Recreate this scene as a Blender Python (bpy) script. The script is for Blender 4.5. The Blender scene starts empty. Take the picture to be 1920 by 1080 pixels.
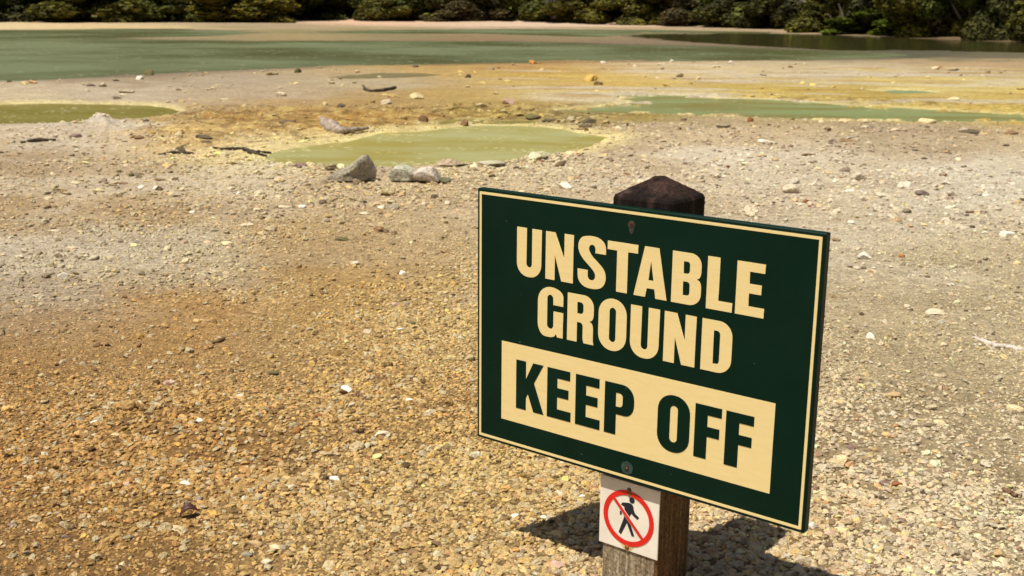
import bpy, bmesh, math, random
import numpy as np
from mathutils import Vector, Matrix, Quaternion

C = bpy.context
SC = C.scene
COL = SC.collection

# ------------------------------------------------------------------ camera
F = 2168.7            # focal length in pixels of a 1920 px wide picture
PITCH = 0.2397
ROLL = 0.0091
CAMH = 1.327
cp, sp = math.cos(PITCH), math.sin(PITCH)
FWD = Vector((0, cp, -sp)); UP0 = Vector((0, sp, cp)); RT0 = Vector((1, 0, 0))
cr, sr = math.cos(ROLL), math.sin(ROLL)
RT = RT0 * cr + UP0 * sr
UPV = UP0 * cr - RT0 * sr
cam_d = bpy.data.cameras.new('camera')
cam = bpy.data.objects.new('camera', cam_d); COL.objects.link(cam)
M3 = Matrix((RT, UPV, -FWD)).transposed()
cam.matrix_world = Matrix.Translation((0, 0, CAMH)) @ M3.to_4x4()
cam_d.sensor_width = 36.0
cam_d.lens = F / 1920 * 36
cam_d.clip_start = 0.05; cam_d.clip_end = 3000
cam_d.dof.use_dof = True
cam_d.dof.focus_distance = 3.0
cam_d.dof.aperture_fstop = 8.5
SC.camera = cam

# ------------------------------------------------------------------ light
SAZ, SEL = 0.9252, 1.1732          # the light travels towards azimuth SAZ (right of forward), falling at SEL
sun_to = Vector((-math.sin(SAZ) * math.cos(SEL), -math.cos(SAZ) * math.cos(SEL), math.sin(SEL)))
sun_d = bpy.data.lights.new('sun', 'SUN'); sun_d.energy = 4.8; sun_d.angle = math.radians(0.53)
sun_d.color = (1.0, 0.94, 0.84)
sun = bpy.data.objects.new('sun', sun_d); COL.objects.link(sun)
sun.rotation_mode = 'QUATERNION'; sun.rotation_quaternion = sun_to.to_track_quat('Z', 'Y')
w = bpy.data.worlds.new('World'); SC.world = w; w.use_nodes = True
nt = w.node_tree
sky = nt.nodes.new('ShaderNodeTexSky'); sky.sky_type = 'NISHITA'; sky.sun_disc = False
sky.sun_elevation = SEL; sky.sun_rotation = math.pi + SAZ
sky.dust_density = 2.5
bg = nt.nodes['Background']; bg.inputs[1].default_value = 0.052
nt.links.new(sky.outputs[0], bg.inputs[0])
SC.view_settings.view_transform = 'Standard'; SC.view_settings.look = 'None'
SC.view_settings.exposure = 0.25; SC.view_settings.gamma = 1.0
SC.view_settings.use_curve_mapping = False

K_LIT = 1.45   # sunlit horizontal surface: picture value = albedo * K_LIT

# ------------------------------------------------------------------ helpers
def lin(c):
    return tuple(((v / 255) / 12.92) if v / 255 <= 0.04045 else ((v / 255 + 0.055) / 1.055) ** 2.4 for v in c)
def alb(c, k=None):
    k = K_LIT if k is None else k
    return tuple(min(0.9, v / k) for v in lin(c))
def ray(px, py):
    return (FWD + RT * ((px - 960) / F) - UPV * ((py - 540) / F))
def gp(px, py, z=0.0):
    d = ray(px, py); k = (CAMH - z) / -d.z
    return (d.x * k, d.y * k)
def slant(px, py, z=0.0):
    d = ray(px, py); return (CAMH - z) / -d.z      # depth along the view axis

def tag(o, label=None, cat=None, group=None, kind=None):
    if label: o['label'] = label
    if cat: o['category'] = cat
    if group: o['group'] = group
    if kind: o['kind'] = kind
    return o
def mesh_np(name, V, Fc, smooth=False):
    """V (n,3) array, Fc (m,k) array of equal-size faces"""
    V = np.asarray(V, np.float32); Fc = np.asarray(Fc, np.int32)
    me = bpy.data.meshes.new(name)
    k = Fc.shape[1]; m = len(Fc)
    me.vertices.add(len(V)); me.vertices.foreach_set('co', V.ravel())
    me.loops.add(m * k); me.loops.foreach_set('vertex_index', Fc.ravel())
    me.polygons.add(m)
    me.polygons.foreach_set('loop_start', np.arange(m, dtype=np.int32) * k)
    me.polygons.foreach_set('loop_total', np.full(m, k, np.int32))
    me.polygons.foreach_set('use_smooth', np.full(m, smooth, bool))
    me.update(calc_edges=True)
    return me
def link(name, me, mat=None, parent=None):
    o = bpy.data.objects.new(name, me); COL.objects.link(o)
    if mat and not me.materials: me.materials.append(mat)
    if parent: o.parent = parent
    return o
def from_bm(name, bm, mat, parent=None, smooth=False):
    me = bpy.data.meshes.new(name); bm.to_mesh(me); bm.free()
    for p in me.polygons: p.use_smooth = smooth
    return link(name, me, mat, parent)

# --- numpy value noise
_rs = np.random.RandomState(5)
_TAB = _rs.rand(512, 512).astype(np.float32)
def vnoise(x, y, seed=0):
    x = x + seed * 17.31; y = y + seed * 9.77
    xi = np.floor(x).astype(np.int64); yi = np.floor(y).astype(np.int64)
    fx = x - xi; fy = y - yi
    fx = fx * fx * (3 - 2 * fx); fy = fy * fy * (3 - 2 * fy)
    a = _TAB[xi & 511, yi & 511]; b = _TAB[(xi + 1) & 511, yi & 511]
    c = _TAB[xi & 511, (yi + 1) & 511]; d = _TAB[(xi + 1) & 511, (yi + 1) & 511]
    return ((a * (1 - fx) + b * fx) * (1 - fy) + (c * (1 - fx) + d * fx) * fy) * 2 - 1
def fbm(x, y, f, octv=4, seed=0):
    s = 0; a = 1; t = 0
    for i in range(octv):
        s = s + a * vnoise(x * f, y * f, seed + i * 3); t += a; a *= 0.5; f *= 2.03
    return s / t
def smooth(a, b, x):
    t = np.clip((x - a) / (b - a), 0, 1); return t * t * (3 - 2 * t)

# ------------------------------------------------------------------ material helpers
def newmat(name):
    m = bpy.data.materials.new(name); m.use_nodes = True
    n = m.node_tree; b = n.nodes['Principled BSDF']
    return m, n, b
def N(n, t, **kw):
    x = n.nodes.new(t)
    for k, v in kw.items():
        if k.startswith('i_'):
            key = k[2:]; key = int(key) if key.isdigit() else key
            x.inputs[key].default_value = v
        else: setattr(x, k, v)
    return x
def noise(n, vec, scale, detail=4, rough=0.6):
    t = N(n, 'ShaderNodeTexNoise'); t.inputs['Scale'].default_value = scale
    t.inputs['Detail'].default_value = detail; t.inputs['Roughness'].default_value = rough
    if vec is not None: n.links.new(vec, t.inputs['Vector'])
    return t
def ramp(n, fac, stops, interp='LINEAR'):
    r = N(n, 'ShaderNodeValToRGB'); cr_ = r.color_ramp; cr_.interpolation = interp
    while len(cr_.elements) < len(stops): cr_.elements.new(0.5)
    for e, (p, c) in zip(cr_.elements, stops):
        e.position = p; e.color = (*c, 1) if len(c) == 3 else c
    n.links.new(fac, r.inputs[0]); return r
def mixc(n, fac, a, b, mode='MIX'):
    m = N(n, 'ShaderNodeMix', data_type='RGBA', blend_type=mode)
    for s, v in ((0, fac), (6, a), (7, b)):
        if hasattr(v, 'is_linked') or hasattr(v, 'links'): n.links.new(v, m.inputs[s])
        else: m.inputs[s].default_value = v if s == 0 else (*v, 1)
    return m.outputs[2]
def bump(n, height, strength, dist, normal=None):
    b = N(n, 'ShaderNodeBump'); b.inputs['Strength'].default_value = strength
    b.inputs['Distance'].default_value = dist; n.links.new(height, b.inputs['Height'])
    if normal is not None: n.links.new(normal, b.inputs['Normal'])
    return b.outputs[0]

# ground -----------------------------------------------------------
def mat_ground():
    m, n, b = newmat('ground_mat')
    tc = N(n, 'ShaderNodeTexCoord'); P = tc.outputs['Object']
    at = N(n, 'ShaderNodeAttribute', attribute_name='col')
    wet = N(n, 'ShaderNodeAttribute', attribute_name='wet')
    n1 = noise(n, P, 14, 8, 0.72); n2 = noise(n, P, 95, 5, 0.7); n3 = noise(n, P, 2.2, 6, 0.65)
    v = N(n, 'ShaderNodeTexVoronoi'); v.inputs['Scale'].default_value = 70; n.links.new(P, v.inputs['Vector'])
    vc = ramp(n, v.outputs['Color'], [(0, (.55, .53, .50)), (.5, (1, 1, 1)), (1, (1.45, 1.4, 1.35))])
    r1 = ramp(n, n1.outputs[0], [(.30, (.62, .58, .52)), (.5, (1, 1, 1)), (.70, (1.28, 1.27, 1.24))])
    r2 = ramp(n, n2.outputs[0], [(.30, (.70, .67, .62)), (.5, (1, 1, 1)), (.7, (1.3, 1.28, 1.25))])
    r3 = ramp(n, n3.outputs[0], [(.32, (.86, .83, .78)), (.5, (1, 1, 1)), (.66, (1.12, 1.12, 1.12))])
    c = mixc(n, 1.0, at.outputs['Color'], r1.outputs[0], 'MULTIPLY')
    c = mixc(n, 0.8, c, r2.outputs[0], 'MULTIPLY')
    c = mixc(n, 1.0, c, r3.outputs[0], 'MULTIPLY')
    c = mixc(n, 0.7, c, vc.outputs[0], 'MULTIPLY')
    n.links.new(c, b.inputs['Base Color'])
    rr = N(n, 'ShaderNodeMapRange'); n.links.new(wet.outputs['Fac'], rr.inputs[0])
    rr.inputs[3].default_value = 0.95; rr.inputs[4].default_value = 0.45
    n.links.new(rr.outputs[0], b.inputs['Roughness'])
    b.inputs['Specular IOR Level'].default_value = 0.25
    nb = bump(n, n1.outputs[0], 0.9, 0.03)
    nb = bump(n, n2.outputs[0], 0.8, 0.008, nb)
    nb = bump(n, v.outputs['Distance'], 0.8, -0.006, nb)
    n.links.new(nb, b.inputs['Normal'])
    return m

def mat_pebble():
    m, n, b = newmat('pebble_mat')
    at = N(n, 'ShaderNodeAttribute', attribute_name='col', attribute_type='INSTANCER')
    tc = N(n, 'ShaderNodeTexCoord')
    n1 = noise(n, tc.outputs['Object'], 1.8, 4, 0.6)
    r = ramp(n, n1.outputs[0], [(.3, (.72, .68, .62)), (.5, (1, 1, 1)), (.72, (1.2, 1.2, 1.2))])
    c = mixc(n, 0.9, at.outputs['Color'], r.outputs[0], 'MULTIPLY')
    n.links.new(c, b.inputs['Base Color']); b.inputs['Roughness'].default_value = 0.85
    b.inputs['Specular IOR Level'].default_value = 0.3
    n.links.new(bump(n, n1.outputs[0], 0.5, 0.3), b.inputs['Normal'])
    return m

def mat_rock(name, c1, c2, c3, scale=9.0, rough=0.9, bstr=0.6):
    m, n, b = newmat(name)
    tc = N(n, 'ShaderNodeTexCoord'); P = tc.outputs['Object']
    oi = N(n, 'ShaderNodeObjectInfo')
    ad = N(n, 'ShaderNodeVectorMath', operation='ADD'); n.links.new(P, ad.inputs[0]); n.links.new(oi.outputs['Location'], ad.inputs[1])
    n1 = noise(n, ad.outputs[0], scale, 7, 0.65); n2 = noise(n, ad.outputs[0], scale * 8, 5, 0.7)
    r = ramp(n, n1.outputs[0], [(.33, c1), (.5, c2), (.66, c3)])
    r2 = ramp(n, n2.outputs[0], [(.3, (.5, .48, .45)), (.5, (1, 1, 1)), (.7, (1.4, 1.38, 1.35))])
    c = mixc(n, 0.9, r.outputs[0], r2.outputs[0], 'MULTIPLY')
    c = mixc(n, 1.0, c, oi.outputs['Color'], 'MULTIPLY')
    n.links.new(c, b.inputs['Base Color']); b.inputs['Roughness'].default_value = rough
    b.inputs['Specular IOR Level'].default_value = 0.3
    nb = bump(n, n1.outputs[0], bstr, 0.5 / scale * 0.9)
    nb = bump(n, n2.outputs[0], bstr, 0.1 / scale * 1.6, nb)
    n.links.new(nb, b.inputs['Normal'])
    return m

def mat_water(name, ca, cb, cs, spots, gloss, rough=0.06, scale=0.5, ripple=0.15, stretch=3.0, spot_scale=9):
    """murky mineral water: scattering body colour, coated by a damped mirror, with floating flakes"""
    m = bpy.data.materials.new(name); m.use_nodes = True; n = m.node_tree
    n.nodes.remove(n.nodes['Principled BSDF']); out = n.nodes['Material Output']
    tc = N(n, 'ShaderNodeTexCoord')
    mp = N(n, 'ShaderNodeMapping'); n.links.new(tc.outputs['Object'], mp.inputs[0]); mp.inputs['Scale'].default_value = (1, stretch, 1)
    P = mp.outputs[0]
    n1 = noise(n, P, scale, 5, 0.6)
    r = ramp(n, n1.outputs[0], [(.40, ca), (.58, cb)])
    # flakes of scum
    v = N(n, 'ShaderNodeTexVoronoi'); v.inputs['Scale'].default_value = spot_scale; n.links.new(tc.outputs['Object'], v.inputs['Vector'])
    nn = noise(n, P, 1.1, 3, 0.6)
    band = ramp(n, nn.outputs[0], [(.50, (0, 0, 0)), (.62, (1, 1, 1))])
    vs = ramp(n, v.outputs['Distance'], [(.10 * spots, (1, 1, 1)), (.16 * spots, (0, 0, 0))])
    mm = N(n, 'ShaderNodeMath', operation='MULTIPLY'); n.links.new(band.outputs[0], mm.inputs[0]); n.links.new(vs.outputs[0], mm.inputs[1])
    col = mixc(n, mm.outputs[0], r.outputs[0], cs)
    df = N(n, 'ShaderNodeBsdfDiffuse'); n.links.new(col, df.inputs[0])
    gl = N(n, 'ShaderNodeBsdfGlossy'); gl.inputs['Roughness'].default_value = rough
    gl.inputs[0].default_value = (.95, .97, .92, 1)
    rn = noise(n, P, 12, 4, 0.55); rn2 = noise(n, P, 2.5, 3, 0.5)
    nb = bump(n, rn.outputs[0], ripple, 0.02); nb = bump(n, rn2.outputs[0], ripple, 0.05, nb)
    n.links.new(nb, gl.inputs['Normal'])
    fr = N(n, 'ShaderNodeFresnel'); fr.inputs[0].default_value = 1.33
    mn = N(n, 'ShaderNodeMath', operation='MINIMUM'); n.links.new(fr.outputs[0], mn.inputs[0]); mn.inputs[1].default_value = gloss
    mx = N(n, 'ShaderNodeMixShader'); n.links.new(mn.outputs[0], mx.inputs[0])
    n.links.new(df.outputs[0], mx.inputs[1]); n.links.new(gl.outputs[0], mx.inputs[2])
    n.links.new(mx.outputs[0], out.inputs[0])
    return m

# ------------------------------------------------------------------ pools (traced shore lines, laid on the ground)
WZ = -0.03
P_LEFT = [(-260, 212), (-120, 200), (0, 196), (100, 194), (200, 196), (280, 198), (320, 203), (333, 209), (322, 215), (290, 220), (235, 225), (200, 227), (150, 230), (60, 233), (0, 234), (-120, 234)]
P_CENTRE = [(507, 289), (530, 282), (566, 274), (610, 269), (646, 266), (672, 262), (690, 257), (705, 252), (719, 249), (755, 248), (792, 246), (815, 243), (846, 240), (880, 236), (919, 235), (974, 236), (1029, 240), (1060, 244), (1083, 248), (1110, 253), (1134, 258), (1125, 267), (1102, 275), (1075, 282), (1047, 287), (1020, 290), (992, 293), (960, 300), (919, 306), (880, 307), (846, 308), (800, 311), (755, 314), (704, 313), (638, 311), (573, 309), (522, 306), (495, 298)]
P_RIGHT = [(1170, 180), (1220, 179), (1280, 180), (1340, 185), (1435, 187), (1525, 192), (1585, 197), (1710, 202), (1810, 209), (1920, 215), (2100, 221), (2100, 234), (1920, 227), (1810, 229), (1710, 229), (1560, 229), (1460, 224), (1360, 219), (1260, 215), (1175, 213), (1085, 211), (1030, 207), (1090, 202), (1150, 196), (1185, 188)]
P_ARM = [(812, 229), (840, 225), (880, 223), (930, 226), (985, 225), (1040, 228), (1010, 233), (940, 232), (880, 232), (830, 233)]
P_TEAL = [(1645, 172), (1680, 169), (1725, 170), (1760, 174), (1730, 177), (1680, 177)]
P_PUD = [(615, 146), (660, 140), (720, 136), (790, 137), (830, 141), (790, 145), (720, 148), (660, 149)]
P_LAKE = [(-500, 62), (0, 56), (100, 56), (200, 54), (330, 54), (440, 58), (470, 61), (440, 64), (370, 68), (190, 72), (300, 75), (475, 77), (640, 77), (960, 78), (1180, 84), (1300, 86), (1400, 89), (1530, 95), (1650, 99), (1700, 103), (1610, 110), (1500, 112), (1300, 113), (1150, 115), (960, 118), (800, 121), (640, 122), (550, 127), (400, 133), (250, 141), (100, 149), (0, 152), (-500, 172)]
P_STRIP = [(590, 61), (700, 57), (850, 55), (960, 54), (1200, 56), (1440, 60), (1440, 63), (1200, 61), (1130, 69), (1100, 69), (1000, 66), (900, 63), (700, 63)]
P_INLET = [(1175, 67), (1220, 63.5), (1320, 62.5), (1440, 63), (1560, 65), (1750, 73), (1920, 80), (2500, 100), (2500, 118), (1920, 99), (1800, 97), (1650, 95), (1560, 94), (1450, 88), (1300, 79), (1220, 73)]
def world_poly(P): return np.array([gp(x, y, WZ) for x, y in P])
POOLS = {k: world_poly(v) for k, v in dict(left=P_LEFT, centre=P_CENTRE, right=P_RIGHT, arm=P_ARM, teal=P_TEAL, pud=P_PUD, lake=P_LAKE, inlet=P_INLET, strip=P_STRIP).items()}
def sdist(poly, x, y, far=6.0):
    """signed distance to polygon, positive inside; -far where beyond the bounding box"""
    out = np.full(x.shape, -far, np.float32)
    lo = poly.min(0) - far; hi = poly.max(0) + far
    msk = (x > lo[0]) & (x < hi[0]) & (y > lo[1]) & (y < hi[1])
    X = x[msk]; Y = y[msk]
    if len(X) == 0: return out
    dm = np.full(X.shape, 1e9); ins = np.zeros(X.shape, bool)
    n_ = len(poly)
    for i in range(n_):
        ax, ay = poly[i]; bx, by = poly[(i + 1) % n_]
        ex, ey = bx - ax, by - ay
        t = np.clip(((X - ax) * ex + (Y - ay) * ey) / (ex * ex + ey * ey + 1e-12), 0, 1)
        d = (X - ax - t * ex) ** 2 + (Y - ay - t * ey) ** 2
        dm = np.minimum(dm, d)
        with np.errstate(divide='ignore', invalid='ignore'):
            cr_ = ((ay > Y) != (by > Y)) & (X < (bx - ax) * (Y - ay) / (by - ay + 1e-12) + ax)
        ins ^= cr_
    d = np.sqrt(dm); out[msk] = np.where(ins, d, np.maximum(-d, -far))
    return out
WARP = dict(left=.07, centre=.08, right=.22, arm=.2, teal=.1, pud=.15, lake=.35, inlet=.5, strip=.6)
def pool_sd(x, y):
    res = {}
    w1 = fbm(x, y, 2.2, 4, 40); w2 = fbm(x, y, 0.7, 4, 50)
    for k, p in POOLS.items():
        s = sdist(p, x, y)
        res[k] = s + (w1 if WARP[k] < .12 else w2) * WARP[k]
    return res

# ------------------------------------------------------------------ shore line of the far bank: (px, py of its foot)
SHORE = [(-900, 40), (-300, 41), (0, 41), (500, 42), (545, 38), (575, 35), (640, 37), (700, 40), (960, 41), (1200, 47), (1440, 54), (1560, 61), (1750, 70), (1920, 77), (2300, 92), (2800, 112)]
def pix_np(x, y, z=0.0):
    """photo coordinates of a ground point, used to look the traced colours up"""
    dz = z - CAMH
    zc = y * FWD.y + dz * FWD.z
    zc = np.where(zc < 0.3, 0.3, zc)
    xc = x * RT.x + y * RT.y + dz * RT.z; yc = x * UPV.x + y * UPV.y + dz * UPV.z
    return 960 + F * xc / zc, 540 - F * yc / zc
SH = np.array([gp(a, b, 0.0) for a, b in SHORE])
SHr = np.hypot(SH[:, 0], SH[:, 1]); SHa = np.arctan2(SH[:, 0], SH[:, 1])
def bank_dist(x, y):
    """metres beyond the far bank's foot (radially), negative in front of it"""
    return np.hypot(x, y) - np.interp(np.arctan2(x, y), SHa, SHr)

CRUST = np.array([gp(a, b) for a, b in [(330, 200), (480, 196), (700, 200), (1000, 196), (1180, 188), (1180, 216), (1020, 236), (780, 244), (640, 262), (480, 300), (390, 290), (330, 250), (235, 245), (240, 226)]])
CRUST2 = np.array([gp(a, b) for a, b in [(1150, 172), (1500, 178), (1920, 196), (2100, 205), (2100, 220), (1920, 215), (1500, 190), (1200, 182)]])
MOUND = np.array([gp(a, b) for a, b in [(140, 236), (160, 224), (190, 219), (225, 224), (238, 236), (200, 243)]])

def height(x, y, S=None):
    x = np.asarray(x, float); y = np.asarray(y, float)
    if S is None: S = pool_sd(x, y)
    r = np.hypot(x, y)
    und = 0.016 * fbm(x, y, 0.45, 3, 1) + 0.011 * fbm(x, y, 2.4, 4, 2) + 0.004 * fbm(x, y, 11, 3, 3)
    und += 0.010 * smooth(6, 9, r) * (1 - smooth(22, 30, r)) * np.abs(fbm(x, y, 5.5, 3, 9))
    cr_ = np.maximum(smooth(-.3, .3, sdist(CRUST, x, y, 2)), smooth(-.3, .3, sdist(CRUST2, x, y, 2)))
    und += cr_ * (0.055 * np.maximum(0, fbm(x, y, 5.0, 3, 12)) + 0.01 * fbm(x, y, 16, 2, 13))
    und += smooth(0, .25, sdist(MOUND, x, y, 1)) * (0.075 + 0.06 * fbm(x, y, 4.5, 4, 21))
    near = np.maximum.reduce([S['left'], S['centre'], S['right'], S['arm'], S['teal'], S['pud']])
    lake = np.maximum.reduce([S['lake'], S['inlet'], S['strip']])
    def shape(s, ramp_, lip):
        out = 0.03 * smooth(0, ramp_, -s) + lip * np.exp(-((-s - 0.09) / 0.05) ** 2)
        return np.where(s > 0, -0.14 * smooth(0, .8, s) - 0.01 * np.minimum(1, s * 20), out)
    z1 = shape(near, 0.30, 0.010); z2 = shape(lake, 1.6, 0.0)
    shoal = np.maximum(S['right'] - .0, S['arm'])
    z1 = z1 + np.where((shoal > 0), .20 * np.maximum(0, fbm(x, y * 1.6, 2.6, 4, 170) - .17) * (1 - smooth(.25, 1.1, shoal)) , 0)
    z2 = z2 + np.where((lake > 0), .24 * np.maximum(0, fbm(x * .5, y * 1.2, .35, 4, 180) - .22) * (1 - smooth(1.0, 5, lake)), 0)
    damp = smooth(0, .35, -near) * smooth(0, 1.5, -lake)
    z = WZ + np.minimum(z1, z2) + und * damp
    bd = bank_dist(x, y)
    z = z + np.where(bd > -1.0, 0.10 * smooth(-1, 1, bd) + 0.03 * fbm(x, y, .8, 3, 31) * smooth(-1, 1, bd), 0)
    z = z + np.where(bd > 3, np.minimum(0.42 * (bd - 3), 26 + 0.02 * bd), 0) * (y > 0)
    return z

# ------------------------------------------------------------------ ground colours traced from the place
CTRL = [(-300, 300, (184, 163, 132)), (0, 300, (184, 163, 132)), (300, 310, (188, 168, 138)), (0, 400, (182, 157, 120)), (300, 400, (184, 157, 118)),
 (60, 520, (188, 172, 148)), (330, 440, (200, 185, 160)), (600, 440, (190, 164, 122)), (470, 400, (200, 180, 150)), (300, 600, (186, 150, 98)), (600, 560, (190, 158, 104)),
 (60, 700, (178, 142, 92)), (100, 850, (174, 136, 84)), (400, 800, (182, 144, 90)), (700, 750, (190, 156, 104)), (850, 600, (195, 168, 118)),
 (300, 1000, (176, 140, 88)), (60, 1050, (174, 138, 88)), (700, 1000, (190, 160, 112)), (900, 900, (196, 168, 116)), (1060, 1060, (192, 168, 126)),
 (850, 350, (204, 184, 150)), (650, 360, (194, 172, 140)), (1000, 330, (208, 191, 160)), (1400, 300, (214, 202, 178)), (1300, 250, (198, 178, 144)), (1700, 255, (184, 166, 136)), (1850, 350, (216, 206, 184)),
 (1600, 450, (208, 195, 168)), (1800, 550, (194, 180, 146)), (1700, 650, (194, 178, 142)), (1900, 700, (198, 182, 146)), (1750, 850, (206, 190, 156)),
 (1900, 1000, (213, 198, 164)), (1620, 1050, (208, 190, 154)), (1350, 1000, (198, 174, 130)),
 (100, 262, (204, 188, 164)), (350, 245, (204, 172, 112)), (450, 225, (188, 148, 80)), (650, 218, (190, 150, 80)), (560, 262, (228, 208, 146)), (410, 282, (220, 196, 146)),
 (900, 213, (180, 155, 85)), (1040, 215, (165, 145, 90)), (200, 172, (206, 190, 164)), (0, 175, (215, 198, 165)), (500, 175, (196, 176, 146)), (400, 152, (190, 174, 148)), (700, 190, (190, 160, 105)), (850, 178, (196, 166, 102)),
 (1000, 192, (196, 168, 100)), (1075, 184, (228, 214, 176)), (1000, 140, (204, 172, 96)), (1150, 155, (216, 186, 104)), (900, 130, (196, 166, 104)), (680, 158, (196, 180, 146)),
 (1280, 135, (222, 206, 174)), (1560, 132, (212, 196, 162)), (1850, 122, (192, 166, 126)), (1450, 168, (205, 180, 98)), (1800, 163, (222, 202, 130)), (1850, 198, (210, 184, 98)), (1650, 185, (192, 168, 88)), (1200, 200, (170, 150, 80)),
 (500, 47, (176, 158, 126)), (960, 46, (226, 200, 172)), (700, 42, (232, 196, 164)), (1300, 52, (226, 192, 160)), (0, 50, (228, 206, 160)), (200, 52, (222, 198, 150)), (560, 68, (168, 150, 108)), (760, 67, (148, 136, 98)), (900, 72, (150, 128, 96)), (1200, 80, (142, 124, 98)), (1450, 91, (138, 120, 94)), (1700, 100, (118, 116, 88)), (1900, 104, (140, 130, 100)),
 (960, 124, (190, 150, 95)), (300, 143, (170, 150, 122)), (1900, 72, (130, 110, 80))]
CTRL += [(640, 60, (158, 146, 104)), (400, 68, (160, 146, 108)), (1050, 62, (150, 138, 104)), (250, 440, (198, 184, 160)), (20, 480, (190, 174, 150)), (420, 470, (196, 180, 150)), (740, 300, (196, 178, 150)), (190, 226, (222, 210, 190)), (1200, 330, (206, 188, 158)), (480, 285, (232, 216, 166))]
CX = np.array([c[0] for c in CTRL], float); CY = np.array([c[1] for c in CTRL], float)
CC = np.array([alb(c[2]) for c in CTRL])
def vcoord(py): return 1.9 * np.log(np.maximum(py - 8, 6) / 100.0)
def ground_col(x, y):
    wx = x + 0.55 * fbm(x, y, 1.4, 6, 61) * np.minimum(1, np.hypot(x, y) / 6)
    wy = y * (1 + 0.09 * fbm(x, y, 1.3, 6, 71))
    px, py = pix_np(wx, wy)
    px = np.clip(px, -500, 2400); py = np.clip(py, 20, 1300)
    u = px / 420.0; v = vcoord(py)
    num = np.zeros(x.shape + (3,)); den = np.zeros(x.shape)
    for cx, cy, cc in zip(CX, CY, CC):
        d2 = (u - cx / 420.0) ** 2 + (1.6 * (v - vcoord(cy))) ** 2 + 0.004
        ww = d2 ** -1.7
        num += ww[..., None] * cc; den += ww
    return num / den[..., None]

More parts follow.
